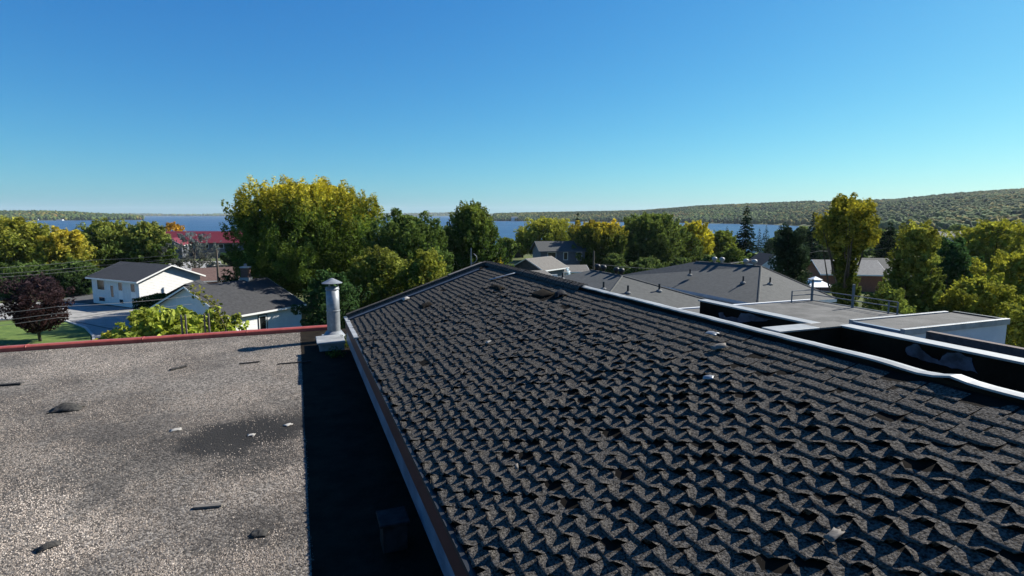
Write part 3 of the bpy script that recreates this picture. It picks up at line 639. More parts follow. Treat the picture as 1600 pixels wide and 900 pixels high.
pl = (W(*A_c[0], 4.5), W(*A_a[0]), W(*A_a[1])); plr = (W(*A_c[0], 4.5), W(*A_c[1], 4.5), W(*A_a[0]))
for q in ((1078, 430), (1161, 442)): stack(hA, on_plane(*pl, *q))
stack(hA, on_plane(*plr, 1203, 444))
for k, f_ in enumerate((.1, .22, .58, .7)):
    p = Vector(W(*A_a[0])).lerp(Vector(W(*A_a[1])), f_); turbine(hA, p + Vector((.1, .2, 0)), 'white_metal')
B_c = [(20.0, 10.2), (20.0, 21.6), (34.5, 21.6), (34.5, 10.2)]; B_a = [(25.6, 15.9, 3.2), (29.0, 15.9, 3.2)]
hB = hiproof('low_hip_house', 'low grey hip roofed building directly behind the shingled ridge with dark turbines', B_c, B_a, 5.1, 'pale_wall', 'grey_shingle')
pl = (W(*B_c[0], 5.1), W(*B_c[1], 5.1), W(*B_a[0])); pl2 = (W(*B_c[0], 5.1), W(*B_a[0]), W(*B_a[1]))
for q in ((981, 458), (1030, 455)): stack(hB, on_plane(*pl, *q))
for q in ((943, 452), (879, 436)): stack(hB, on_plane(*pl2, *q))
for f_ in (.05, .2, .6, .8): turbine(hB, Vector(W(*B_a[0])).lerp(Vector(W(*B_a[1])), f_) + Vector((.1, .3, 0)), 'dark_paint')

# ---------------------------------------------------------------- houses
def house(name, label, c, ax, L, Wd, ze, rise, wall_m, roof_m, over=.45, zb=0, trim='white_paint', ztop=None):
    """gable house: c ground centre, ax ridge azimuth (radians), L along ridge, Wd across"""
    a = Vector((math.sin(ax), math.cos(ax), 0)); b = Vector((a.y, -a.x, 0)); C = Vector((c[0], c[1], 0))
    t = thing(name, (c[0], c[1], zb), label, 'house')
    P = lambda x, y, z: tuple(C + a * x + b * y + Vector((0, 0, z)))
    w = MB()
    for x in (-L / 2, L / 2): w.v += [P(x, -Wd / 2, zb), P(x, Wd / 2, zb), P(x, Wd / 2, ze), P(x, 0, ze + rise * .97), P(x, -Wd / 2, ze)]
    w.f = [(0, 1, 2, 3, 4), (9, 8, 7, 6, 5), (1, 6, 7, 2), (5, 0, 4, 9), (2, 7, 8, 3), (3, 8, 9, 4)]
    w.build('wall', wall_m, t)
    k = rise / (Wd / 2); oL = L / 2 + over; oW = Wd / 2 + over
    for sd in (-1, 1):
        q = [P(-oL, sd * oW, ze - k * over + .06), P(oL, sd * oW, ze - k * over + .06), P(oL, 0, ze + rise + .06), P(-oL, 0, ze + rise + .06)]
        if sd < 0: q = q[::-1]
        rf = MB().slab(q, .12).build('roof', roof_m, t)
        MB().hexa([P(-oL, sd * oW, ze - k * over - .14), P(oL, sd * oW, ze - k * over - .14), P(oL, sd * (oW + .03), ze - k * over - .14), P(-oL, sd * (oW + .03), ze - k * over - .14),
                   P(-oL, sd * oW, ze - k * over + .05), P(oL, sd * oW, ze - k * over + .05), P(oL, sd * (oW + .03), ze - k * over + .05), P(-oL, sd * (oW + .03), ze - k * over + .05)]).build('fascia', trim, t)
        for ex in (-1, 1):
            MB().hexa([P(ex * oL, sd * oW, ze - k * over - .16), P(ex * (oL + .03), sd * oW, ze - k * over - .16), P(ex * (oL + .03), 0, ze + rise - .12), P(ex * oL, 0, ze + rise - .12),
                       P(ex * oL, sd * oW, ze - k * over + .055), P(ex * (oL + .03), sd * oW, ze - k * over + .055), P(ex * (oL + .03), 0, ze + rise + .055), P(ex * oL, 0, ze + rise + .055)]).build('barge_board', trim, t)
    t['_'] = 0; del t['_']
    return t, P
def window(t, P, side, pos, z0, z1, w, L, Wd, frame='white_paint', name='window'):
    # side: 'R' (+b) 'L' (-b) 'N' (-a end) 'F' (+a end)
    def Q(s, o, z):
        if side == 'R': return P(s, Wd / 2 + o, z)
        if side == 'L': return P(s, -Wd / 2 - o, z)
        if side == 'N': return P(-L / 2 - o, s, z)
        return P(L / 2 + o, s, z)
    def bx(s0, s1, o0, o1, za, zb): return [Q(s0, o0, za), Q(s1, o0, za), Q(s1, o1, za), Q(s0, o1, za), Q(s0, o0, zb), Q(s1, o0, zb), Q(s1, o1, zb), Q(s0, o1, zb)]
    fr = MB(); e = .09
    for r in ((pos - w / 2 - e, pos - w / 2, z0 - e, z1 + e), (pos + w / 2, pos + w / 2 + e, z0 - e, z1 + e), (pos - w / 2, pos + w / 2, z0 - e, z0), (pos - w / 2, pos + w / 2, z1, z1 + e)):
        fr.hexa(bx(r[0], r[1], -.02, .05, r[2], r[3]))
    fo_ = fr.build(name, frame, t); MB().hexa(bx(pos - w / 2, pos + w / 2, -.02, .012, z0, z1)).build('pane', 'window_glass', fo_)
    return fo_

# white raised bungalow by the street
ax = math.atan2(-.88, .47); L1, W1 = 12.1, 8.9
p1 = Vector(hitz(216, 438, 4.0)); a1 = Vector((math.sin(ax), math.cos(ax), 0)); b1 = Vector((a1.y, -a1.x, 0))
cW = p1 + a1 * (L1 / 2) + b1 * (W1 / 2)
t, P = house('white_bungalow', 'white sided raised bungalow with grey roof beside the street', cW, ax, L1, W1, 4.0, 1.75, 'white_siding', 'dark_shingle', .55)
for pos, w in ((-4.6, 1.0), (-1.5, 1.0)): window(t, P, 'L', pos, 2.3, 3.4, w, L1, W1); window(t, P, 'L', pos, .45, 1.0, w, L1, W1, 'white_paint')
window(t, P, 'L', 3.6, 2.1, 3.5, 1.9, L1, W1); window(t, P, 'L', 3.6, .4, 1.0, 1.6, L1, W1)
window(t, P, 'L', .7, 1.2, 2.9, .7, L1, W1, 'white_paint', 'door')
for pos in (-4.6, -1.5): 
    MB().hexa([P(pos - .6, -W1 / 2 - .03, 1.05), P(pos + .6, -W1 / 2 - .03, 1.05), P(pos + .6, -W1 / 2 + .01, 1.05), P(pos - .6, -W1 / 2 + .01, 1.05), P(pos - .6, -W1 / 2 - .03, 2.18), P(pos + .6, -W1 / 2 - .03, 2.18), P(pos + .6, -W1 / 2 + .01, 2.18), P(pos - .6, -W1 / 2 + .01, 2.18)]).build('spandrel_panel', 'white_paint', t)
# blue-white house with brick chimney
ax = math.atan2(4.6, 8.2); L2, W2 = 9.2, 12.4
a2 = Vector((math.sin(ax), math.cos(ax), 0)); b2 = Vector((a2.y, -a2.x, 0)); p2 = Vector(hitz(352, 498, 2.75))
c2 = p2 + a2 * (L2 / 2 + .4) - b2 * (W2 / 2 + .4)
t, P = house('chimney_house', 'white house with dark grey shingle roof and red brick chimney behind the red roof edge', c2, ax, L2, W2, 2.95, 2.55, 'white_siding', 'dark_shingle', .4)
window(t, P, 'R', -.5, .5, 2.35, .95, L2, W2, 'dark_paint'); window(t, P, 'R', -.5, .6, 2.25, .75, L2, W2, 'white_paint')
window(t, P, 'N', -1.0, .9, 2.1, 1.3, L2, W2)
cp = Vector(P(2.4, -.2, 0)); ck = MB().box(cp.x - .4, cp.x + .4, cp.y - .4, cp.y + .4, 4.6, 7.0).build('chimney', 'brick_dark', t)
MB().box(cp.x - .46, cp.x + .46, cp.y - .46, cp.y + .46, 6.9, 7.05).build('chimney_cap', 'concrete', ck); MB().lathe((cp.x, cp.y, 7.05), [(.16, 0), (.16, .25), (.22, .26), (0, .36)], 10).build('flue', 'galvanised', ck)
MB().box(cp.x - .52, cp.x + .52, cp.y - .52, cp.y + .52, 4.7, 5.80).build('chimney_flashing', 'white_metal', ck)
# brown roofed house and shed behind it
q = atD(352, 430, 95); t, P = house('brown_roof_house', 'low house with reddish brown shingle roof behind the chimney house', (q[0], q[1]), R(62), 9, 8, 2.6, 1.6, 'brick_dark', 'brown_shingle', .4)
q = atD(300, 436, 82); t, P = house('brown_shed', 'small dark brown shed between the bungalow and the chimney house', (q[0], q[1]), R(-10), 5, 4.6, 2.0, 1.25, 'brick_dark', 'dark_shingle', .3, trim='dark_paint')
# long red roofed building by the lake
q = atD(338, 385, 255); t, P = house('red_roof_hall', 'long building with red metal roof near the lake', (q[0], q[1]), R(88), 62, 17, 1.2, 4.3, 'grey_siding', 'red_roof', .8, zb=float(terrain(q[0], q[1])) - .3, trim='red_metal')
for k in range(9): window(t, P, 'R', -26 + k * 6.4, -1.5, .2, 2.2, 62, 17)
q2 = atD(272, 378, 240); t, P = house('red_gable_porch', 'small gabled entrance with red roof before the long red roofed building', (q2[0], q2[1]), R(-10), 9, 9, .6, 2.6, 'grey_siding', 'red_roof', .7, zb=float(terrain(q2[0], q2[1])) - .3)
# centre houses
q = atD(872, 400, 124); t, P = house('slate_house', 'two storey slate grey house with white framed windows', (q[0], q[1]), R(80), 9.6, 8, 5.5, 1.7, 'grey_siding', 'grey_shingle', .5, trim='grey_siding')
for pos, w, z0 in ((-2.4, 1.7, 3.9), (.6, .8, 3.5), (3.6, 1.0, 3.4)): window(t, P, 'R', pos, z0, 5.0, w, 9.6, 8)
q = atD(842, 410, 97); t, P = house('tan_roof_house', 'house with pale tan roof and small white porch wall', (q[0], q[1]), R(38), 6.4, 6.2, 4.2, 1.5, 'grey_siding', 'tan_shingle', .6)
window(t, P, 'N', -.6, 2.6, 3.6, 1.5, 6.4, 6.2); window(t, P, 'N', 1.5, 2.6, 3.6, .8, 6.4, 6.2)
MB().box(q[0] + .6, q[0] + 2.8, q[1] - 5.0, q[1] - 4.8, 0, 3.3).build('porch_wall', 'white_paint', t)
q = atD(806, 416, 88); t, P = house('long_tan_bungalow', 'long low dark bungalow with pale roof edge just beyond the ridge', (q[0], q[1]), R(70), 9, 5, 3.7, .5, 'grey_siding', 'tan_shingle', .4)
q = atD(884, 417, 108); t, P = house('tan_garage', 'low garage with tan roof before the slate grey house', (q[0], q[1]), R(84), 7.2, 5.5, 2.5, .9, 'pale_wall', 'tan_shingle', .4)
window(t, P, 'R', 1.8, 1.0, 1.9, .9, 7.2, 5.5)
q = atD(797, 395, 190); t, P = house('dark_boathouse', 'dark low shed with mossy roof near the water', (q[0], q[1]), R(86), 8, 6, 1.6, 1.1, 'dark_paint', 'tan_shingle', .3, zb=float(terrain(q[0], q[1])) - .2, trim='dark_paint')
# right side houses
q = atD(1312, 425, 100); t, P = house('brick_house', 'orange brick house with pale grey roof behind the gazebo', (q[0] + .6, q[1]), R(100), 9.6, 9, 3.1, 1.9, 'brick', 'pale_shingle', .5)
window(t, P, 'R', -1.5, 1.0, 2.3, 1.4, 9.6, 9)
q = atD(1372, 422, 103); t, P = house('grey_roof_house', 'house with mid grey roof and white awning beside the brick house', (q[0], q[1]), R(95), 7.4, 8, 3.1, 2.0, 'pale_wall', 'grey_shingle', .5)
window(t, P, 'R', -1.5, 1.2, 2.4, 1.3, 7.4, 8); window(t, P, 'R', 1.6, 1.2, 2.4, 1.3, 7.4, 8)
qq = P(.8, 5.0, 2.4); MB().slab([P(-.6, 4.1, 2.75), P(2.6, 4.1, 2.75), P(2.6, 6.2, 2.35), P(-.6, 6.2, 2.35)][::-1], .06).build('awning', 'white_paint', t)
q = atD(1198, 420, 112); t, P = house('white_gable_house', 'small white gabled house beside the dark cedar', (q[0], q[1]), R(0), 7, 5, 3.4, 1.9, 'white_siding', 'dark_shingle', .3)
window(t, P, 'N', .8, 1.9, 2.8, 1.0, 7, 5, 'dark_paint')
q = atD(1480, 366, 300); t, P = house('far_grey_house', 'distant grey roofed house among the trees below the wooded hill', (q[0], q[1]), R(85), 13, 9, 1.2, 3, 'pale_wall', 'pale_shingle', .5, zb=float(terrain(q[0], q[1])) - .3)
for i, (px_, py_, D_, L_, lb) in enumerate(((1507, 325, 1500, 22, 'white farm building high in the hill forest'), (804, 339, 2330, 26, 'white house on the far shore near the water'), (828, 341, 2310, 16, 'smaller white cottage on the far shore'),
                                            (94, 343, 2560, 26, 'white house on the shore of the low wooded point'), (58, 342, 2560, 18, 'pale boathouse on the low wooded point'))):
    q = atD(px_, py_, D_); zg = float(terrain(q[0], q[1])); zb = min(zg, q[2]) - 1
    house('shore_house', lb, (q[0], q[1]), R(90), L_, 12, max(q[2] - 2, zb + 4), 4, 'white_siding', 'pale_shingle', .5, zb=zb)
# gazebo
q = atD(1273, 450, 84); g = thing('gazebo', (q[0], q[1], 0), 'garden gazebo with white two tier roof beside the dark cedar', 'gazebo')
def pyr(c, r0, z0, r1, z1): 
    m_ = MB(); m_.add([(c[0] + sx * r0, c[1] + sy * r0, z0) for sx, sy in ((-1, -1), (1, -1), (1, 1), (-1, 1))] + [(c[0] + sx * r1, c[1] + sy * r1, z1) for sx, sy in ((-1, -1), (1, -1), (1, 1), (-1, 1))],
             [(0, 1, 5, 4), (1, 2, 6, 5), (2, 3, 7, 6), (3, 0, 4, 7), (4, 5, 6, 7), (3, 2, 1, 0)]); return m_
pyr(q, 2.0, 2.5, .6, 3.3).build('canopy', 'white_paint', g); pyr(q, .75, 3.42, .05, 3.85).build('top_canopy', 'white_paint', g)
for sx in (-1, 1):
    for sy in (-1, 1): MB().box(q[0] + sx * 1.8 - .06, q[0] + sx * 1.8 + .06, q[1] + sy * 1.8 - .06, q[1] + sy * 1.8 + .06, 0, 2.52).build('post', 'dark_paint', g)

# ---------------------------------------------------------------- streets, lawns
def sheet(name, label, m, pix, z, cat=None):
    pts = [hitz(a, b, z) for a, b in pix]; o = MB().add(pts, [tuple(range(len(pts)))]).build(name, m)
    if o.data.polygons[0].normal.z < 0: o.data.flip_normals()
    return tag(o, label, cat or name, kind='structure')
sheet('lawn', 'mown lawn under the purple tree', 'lawn', [(-300, 500), (0, 503), (60, 498), (104, 503), (128, 510), (143, 522), (150, 600), (-500, 640)], .012)
sheet('street', 'pale asphalt street curving past the white bungalow', 'asphalt', [(-400, 470), (0, 474), (78, 470), (130, 474), (200, 481), (262, 491), (330, 520), (330, 640), (150, 600), (146, 524), (134, 512), (106, 502), (60, 496), (0, 499), (-400, 504)], .02)
sheet('driveway', 'asphalt drive with painted tree shade in front of the white bungalow', 'asphalt_shaded', [(84, 469.6), (128, 460), (150, 457.5), (222, 464), (262, 470), (262, 489.5), (200, 480.4), (130, 473.4)], .016)
sheet('parking_lot', 'pale parking lot behind the bungalow', 'asphalt', [(262, 412), (300, 408), (345, 408), (350, 432), (300, 436), (268, 425)], .016)
kb = MB(); kp = [hitz(a, b, 0) for a, b in ((-400, 505), (0, 500), (60, 497), (106, 503), (134, 513), (146, 526), (150, 560))]
for i in range(len(kp) - 1):
    a, b = Vector(kp[i]), Vector(kp[i + 1]); n = (b - a).cross(Vector((0, 0, 1))).normalized() * .12
    kb.hexa([tuple(a - n), tuple(b - n), tuple(b + n), tuple(a + n), *[tuple(x + Vector((0, 0, .13))) for x in (a - n, b - n, b + n, a + n)]])
tag(kb.build('kerb', 'concrete'), 'concrete kerb along the lawn', 'kerb', kind='structure')
for i, (pa, pb, pm) in enumerate((((104, 501), (190, 516), (150, 509)), ((115, 497), (200, 483), (160, 490)))):
    a, b, c = [Vector(hitz(*q_, .026)) for q_ in (pa, pb, pm)]; s_ = MB(); pts_ = [a, (a + c) / 2 + Vector((.1, .1, 0)), c, (b + c) / 2 - Vector((.1, .1, 0)), b]
    for j in range(4):
        d = (pts_[j + 1] - pts_[j]).cross(Vector((0, 0, 1))).normalized() * .13; s_.add([tuple(pts_[j] - d), tuple(pts_[j + 1] - d), tuple(pts_[j + 1] + d), tuple(pts_[j] + d)], [(0, 1, 2, 3)])
    o = s_.build('tar_seam', 'tar'); tag(o, 'dark tar seam in the pale street', 'tar seam', kind='structure')
for i, (pix, m, lb) in enumerate((([(1180, 378), (1230, 374), (1252, 392), (1205, 402), (1178, 395)], 'lawn', 'sunlit park lawn near the lake'),)):
    pts = []
    for a, b in pix:
        D_ = 330 + (392 - b) * 5; x_ = (a - 800) / FPX * D_; pts.append((x_, D_, float(terrain(x_, D_)) + .4))
    tag(MB().add(pts, [tuple(range(len(pts)))]).build('park_lawn', m), lb, 'lawn', kind='structure')

# ---------------------------------------------------------------- vegetation
def plumes_for(rg, Hc, Wc, prof, n, size, lump=.2, up=.9):
    t = rg.random(n * 4); phi = rg.uniform(0, 2 * np.pi, n * 4); a = rg.uniform(0, 6.3, 6)
    Rt = prof(t); keep = rg.random(n * 4) < (Rt + .12); t, phi, Rt = t[keep][:n], phi[keep][:n], Rt[keep][:n]
    lum = 1 + lump * (np.sin(2 * phi + a[0] + 3 * t) * .5 + np.sin(3 * phi + a[1] - 5 * t) * .5 + np.sin(5 * phi + a[2] + 9 * t) * .35)
    rf = rg.uniform(.45, 1, len(t)) ** .5
    r = Rt * rf * lum * (Wc / 2 - size * .35); c = np.stack([r * np.cos(phi), r * np.sin(phi), t * (Hc - size * .8) + size * .3], -1)
    out = np.stack([np.cos(phi) * rf, np.sin(phi) * rf, up * np.ones(len(t)) * (.4 + t)], -1); out /= np.linalg.norm(out, axis=1)[:, None]
    L = size * rg.uniform(.6, 1.3, len(t)); return c, out, L, L * rg.uniform(.5, .75, len(t)), t
PROF = dict(round=lambda t: np.sqrt(np.clip(1 - (2 * t - 1) ** 2, 0, 1)) * .97 + .03, maple=lambda t: np.clip(t / .22, 0, 1) ** .6 * np.clip(1 - np.clip((t - .5) / .54, 0, 1) ** 3.2, 0, 1) ** .6,
            vase=lambda t: np.clip(.35 + .9 * t, 0, 1) * np.sqrt(np.clip(1 - np.clip((t - .55) / .5, 0, 1) ** 2, 0, 1)), column=lambda t: np.clip(t / .12, 0, 1) ** .5 * np.clip((1.02 - t) / .5, 0, 1) ** .5,
            top=lambda t: .34 + .66 * ss(.64, .77, t) * np.sqrt(np.clip(1 - np.clip((t - .72) / .3, 0, 1) ** 2, 0, 1)) - .3 * (t > .97), cone=lambda t: np.clip(1 - t, 0, 1) ** .8)
PROF['egg'] = lambda t: np.clip(t / .18, 0, 1) ** .5 * np.sqrt(np.clip(1 - np.clip((t - .25) / .77, 0, 1) ** 2, 0, 1))
def leaf_mesh(name, pos, nrm, size, cols, aspect=.62):
    n = len(pos); rnd = rs.normal(0, 1, (n, 3)); tg = np.cross(nrm, rnd); tg /= np.linalg.norm(tg, axis=1)[:, None] + 1e-9; bt = np.cross(nrm, tg)
    s = size[:, None] * .5; b = bt * s * aspect; a = tg * s
    V = np.stack([pos - a, pos + b + nrm * s * .25, pos + a, pos - b + nrm * s * .25], 1).reshape(-1, 3); Q = np.arange(n * 4).reshape(-1, 4)
    return np_mesh(name, V, Q, np.repeat(cols, 4, 0))
def tree(name, label, base, H, Wc, cb, prof, n, leaf, low, high, seed, npl=70, psize=None, hi_start=.45, group=None, cat='tree', trunk_r=None, fill=.28, side=None, lump=.2, slim=1.0, up=.9):
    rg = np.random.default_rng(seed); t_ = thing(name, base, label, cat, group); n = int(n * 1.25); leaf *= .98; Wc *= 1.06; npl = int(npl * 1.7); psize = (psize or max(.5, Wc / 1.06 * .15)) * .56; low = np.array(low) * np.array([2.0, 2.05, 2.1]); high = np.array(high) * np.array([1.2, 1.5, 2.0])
    Hc = H * (1 - cb); ps = psize or max(.5, Wc * .15)
    c, d, L, r, tt = plumes_for(rg, Hc, Wc, PROF[prof], npl, ps, lump, up); r = r * slim
    M_ = len(c); w = L * r * r; idx = rg.choice(M_, n, p=w / w.sum())
    g = rg.normal(0, 1, (n, 3)); g /= np.linalg.norm(g, axis=1)[:, None]; rr = rg.uniform(.62, 1.06, n)
    ax_ = d[idx]; x1 = np.cross(ax_, np.array([.3, .2, 1.])); x1 /= np.linalg.norm(x1, axis=1)[:, None]; x2 = np.cross(ax_, x1); l = g * rr[:, None]
    # plumes taper towards the tip
    tip = 1 - .35 * np.clip(l[:, 2], 0, 1)
    pos = c[idx] + x1 * (l[:, 0] * r[idx] * tip)[:, None] + x2 * (l[:, 1] * r[idx] * tip)[:, None] + ax_ * (l[:, 2] * L[idx])[:, None]
    ni = int(n * fill); ti = rg.random(ni); pi_ = rg.uniform(0, 6.2832, ni); ri = PROF[prof](ti) * rg.random(ni) ** .5 * Wc / 2 * .72
    pos[:ni] = np.stack([ri * np.cos(pi_), ri * np.sin(pi_), ti * Hc * .94], -1)
    pos[:, 2] = np.maximum(pos[:, 2], -.02 * H)
    nr = g * 1.1 + ax_ * .2 + rg.normal(0, .36, (n, 3)) + np.array([0, 0, .3]); nr /= np.linalg.norm(nr, axis=1)[:, None]
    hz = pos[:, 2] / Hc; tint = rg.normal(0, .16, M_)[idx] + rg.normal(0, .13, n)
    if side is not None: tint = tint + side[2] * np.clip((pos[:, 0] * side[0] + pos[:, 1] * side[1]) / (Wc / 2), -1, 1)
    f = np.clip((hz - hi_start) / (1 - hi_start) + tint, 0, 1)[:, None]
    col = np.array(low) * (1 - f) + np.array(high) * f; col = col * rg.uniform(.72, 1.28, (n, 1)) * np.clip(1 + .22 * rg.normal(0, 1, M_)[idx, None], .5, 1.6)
    B = np.array(base) + np.array([0, 0, H * cb])
    lsz = leaf * rg.uniform(.6, 1.4, n); lsz[:ni] *= 1.7
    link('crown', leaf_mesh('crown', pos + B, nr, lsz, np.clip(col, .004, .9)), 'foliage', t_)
    tr = trunk_r or max(.08, H * .018); tm = MB(); bx_, by_, bz_ = base
    top = np.array([bx_ + rg.normal(0, .02) * Wc, by_, bz_ + H * (cb + .55 * (1 - cb))]); b0 = np.array(base, float)
    tp = [b0 + np.array([0, 0, -.1]), b0 * .5 + top * .5 + rg.normal(0, tr * .5, 3), top]
    tm.tube([tuple(p) for p in tp], [tr * 1.25, tr * .8, tr * .25], 8)
    for k in rg.choice(M_, min(M_, 22), replace=False):
        e = c[k] + B; fz = np.clip((e[2] - bz_) / H - .28 - .15 * rg.random(), .5 * cb + .05, .62); s0 = b0 + (top - b0) * min(1, fz / (cb + .55 * (1 - cb)))
        mid = s0 * .5 + e * .5 + np.array([0, 0, -.06 * H * rg.random()]) + rg.normal(0, .01 * H, 3); tm.tube([tuple(s0), tuple(mid), tuple(e)], [tr * .42, tr * .26, tr * .08], 5, False)
    tm.build('trunk', 'bark', t_, True); return t_
def conifer(name, label, base, H, Wc, n, leaf, colr, seed, group=None, droop=.35):
    rg = np.random.default_rng(seed); t_ = thing(name, base, label, 'tree', group); nb = int(60 + H * 7)
    tb = np.sort(rg.random(nb) ** 1.15); ph = np.arange(nb) * 2.39996 + rg.normal(0, .25, nb); Rb = (Wc / 2) * ((1 - tb) ** .85) * rg.uniform(.72, 1.12, nb) + .1
    w = Rb ** 1.4; idx = rg.choice(nb, n, p=w / w.sum()); q = rg.random(n) ** .6; lat = rg.normal(0, .13, n) * Rb[idx] * (1.1 - q * .6) 
    r = q * Rb[idx]; z = (.06 + .94 * tb[idx]) * H - droop * Rb[idx] * q ** 1.3 + .1 * Rb[idx] * q ** 4 - np.abs(rg.normal(0, .10, n)) * Rb[idx] ** .5
    cp, sp = np.cos(ph[idx]), np.sin(ph[idx]); pos = np.stack([r * cp - lat * sp, r * sp + lat * cp, np.clip(z, .1, H)], -1) + np.array(base)
    nr = np.stack([cp * .4, sp * .4, np.full(n, .8)], -1) + rg.normal(0, .5, (n, 3)); nr /= np.linalg.norm(nr, axis=1)[:, None]
    col = np.array(colr) * rg.uniform(.6, 1.4, (n, 1)); link('crown', leaf_mesh('crown', pos, nr, leaf * rg.uniform(.6, 1.4, n), col, .4), 'foliage', t_)
    MB().tube([(base[0], base[1], base[2] - .1), (base[0], base[1], base[2] + H * .97)], [max(.1, H * .014), .02], 7).build('trunk', 'bark', t_, True); return t_
GRN = (.040, .062, .016); OLV = (.075, .088, .018); YGR = (.15, .145, .025); GLD = (.36, .235, .03); ORG = (.36, .17, .025); DGR = (.022, .038, .014); PUR = (.030, .014, .020)
def T(label, cx, top, w, D, prof, n, leaf, low, high, seed, name='tree', cb=.15, **k):
    p = atD(cx, top, D); zb = float(terrain(p[0], p[1])) if D > 128 else 0.0
    return tree(name, label, (p[0], p[1], zb), p[2] - zb, w / FPX * D, cb, prof, n, leaf, low, high, seed, **k)
def S(label, cx, top, w, D, n, leaf, seed, colr=(.018, .034, .018), name='spruce_tree', **k):
    p = atD(cx, top, D); zb = float(terrain(p[0], p[1])) if D > 128 else 0.0
    return conifer(name, label, (p[0], p[1], zb), p[2] - zb, w / FPX * D, n, leaf, colr, seed, **k)
# left of the street
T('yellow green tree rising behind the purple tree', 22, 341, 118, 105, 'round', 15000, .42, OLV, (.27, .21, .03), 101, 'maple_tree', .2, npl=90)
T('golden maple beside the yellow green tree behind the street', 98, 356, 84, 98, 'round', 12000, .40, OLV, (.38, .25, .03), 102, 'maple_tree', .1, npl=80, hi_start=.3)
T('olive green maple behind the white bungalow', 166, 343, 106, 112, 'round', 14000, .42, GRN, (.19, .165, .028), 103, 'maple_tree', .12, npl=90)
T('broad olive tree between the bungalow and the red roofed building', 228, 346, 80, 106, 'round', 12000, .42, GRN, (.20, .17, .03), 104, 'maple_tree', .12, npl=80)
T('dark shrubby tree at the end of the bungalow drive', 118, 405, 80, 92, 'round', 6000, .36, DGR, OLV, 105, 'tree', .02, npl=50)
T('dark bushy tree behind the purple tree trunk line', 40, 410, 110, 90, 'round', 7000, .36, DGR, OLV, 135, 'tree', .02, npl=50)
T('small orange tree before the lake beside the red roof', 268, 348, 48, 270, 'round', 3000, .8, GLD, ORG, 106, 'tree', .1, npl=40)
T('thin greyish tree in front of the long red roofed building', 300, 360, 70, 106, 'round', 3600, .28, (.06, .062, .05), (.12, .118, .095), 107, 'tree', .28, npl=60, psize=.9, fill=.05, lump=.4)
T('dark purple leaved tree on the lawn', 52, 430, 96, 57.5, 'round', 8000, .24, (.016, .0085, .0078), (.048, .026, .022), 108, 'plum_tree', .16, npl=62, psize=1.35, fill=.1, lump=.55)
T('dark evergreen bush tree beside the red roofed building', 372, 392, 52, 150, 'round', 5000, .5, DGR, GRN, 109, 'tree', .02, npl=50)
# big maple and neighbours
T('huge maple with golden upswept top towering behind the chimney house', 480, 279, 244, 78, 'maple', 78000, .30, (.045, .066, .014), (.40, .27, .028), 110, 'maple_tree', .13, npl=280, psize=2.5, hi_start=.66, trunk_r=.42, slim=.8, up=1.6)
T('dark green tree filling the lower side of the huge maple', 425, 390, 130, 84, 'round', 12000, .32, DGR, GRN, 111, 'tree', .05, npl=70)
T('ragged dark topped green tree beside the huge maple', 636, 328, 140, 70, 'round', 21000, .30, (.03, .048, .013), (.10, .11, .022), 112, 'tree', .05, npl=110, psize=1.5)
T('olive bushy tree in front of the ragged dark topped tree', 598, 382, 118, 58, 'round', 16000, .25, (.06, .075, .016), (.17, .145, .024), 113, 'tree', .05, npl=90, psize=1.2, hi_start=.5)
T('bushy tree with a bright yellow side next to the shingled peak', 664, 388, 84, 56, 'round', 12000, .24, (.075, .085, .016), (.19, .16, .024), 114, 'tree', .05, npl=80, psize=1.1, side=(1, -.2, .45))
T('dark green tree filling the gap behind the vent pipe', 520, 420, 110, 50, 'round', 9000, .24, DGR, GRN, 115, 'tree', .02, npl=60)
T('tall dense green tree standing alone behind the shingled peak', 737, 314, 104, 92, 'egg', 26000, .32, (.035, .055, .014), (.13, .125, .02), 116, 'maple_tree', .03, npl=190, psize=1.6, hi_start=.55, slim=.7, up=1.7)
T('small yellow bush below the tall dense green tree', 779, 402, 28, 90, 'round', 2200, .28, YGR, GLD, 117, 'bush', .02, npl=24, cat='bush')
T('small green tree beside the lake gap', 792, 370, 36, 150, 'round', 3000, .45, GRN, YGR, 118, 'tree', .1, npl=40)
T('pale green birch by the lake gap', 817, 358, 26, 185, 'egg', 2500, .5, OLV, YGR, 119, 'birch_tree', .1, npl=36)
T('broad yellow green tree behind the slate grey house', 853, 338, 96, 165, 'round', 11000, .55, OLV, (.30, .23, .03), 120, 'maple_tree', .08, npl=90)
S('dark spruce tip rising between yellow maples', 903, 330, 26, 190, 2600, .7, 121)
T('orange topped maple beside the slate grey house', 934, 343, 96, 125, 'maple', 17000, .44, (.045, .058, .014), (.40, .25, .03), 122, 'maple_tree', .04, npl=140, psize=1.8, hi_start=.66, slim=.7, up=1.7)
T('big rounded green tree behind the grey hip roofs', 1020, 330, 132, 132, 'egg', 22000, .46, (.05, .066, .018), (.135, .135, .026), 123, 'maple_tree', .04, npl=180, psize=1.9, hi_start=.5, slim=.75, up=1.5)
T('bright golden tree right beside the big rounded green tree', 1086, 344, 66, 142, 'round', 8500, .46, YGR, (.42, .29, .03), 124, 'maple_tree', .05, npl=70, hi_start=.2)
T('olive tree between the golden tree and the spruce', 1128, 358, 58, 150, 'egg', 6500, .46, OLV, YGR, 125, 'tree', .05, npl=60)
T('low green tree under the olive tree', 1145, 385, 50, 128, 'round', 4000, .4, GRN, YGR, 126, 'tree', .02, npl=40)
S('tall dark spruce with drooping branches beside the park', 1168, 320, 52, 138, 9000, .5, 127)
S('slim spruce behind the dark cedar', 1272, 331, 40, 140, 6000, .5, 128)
T('dense dark cedar behind the large grey roof', 1238, 350, 74, 52, 'egg', 20000, .20, (.014, .022, .010), (.030, .038, .018), 129, 'cedar_tree', .03, npl=150, psize=.8)
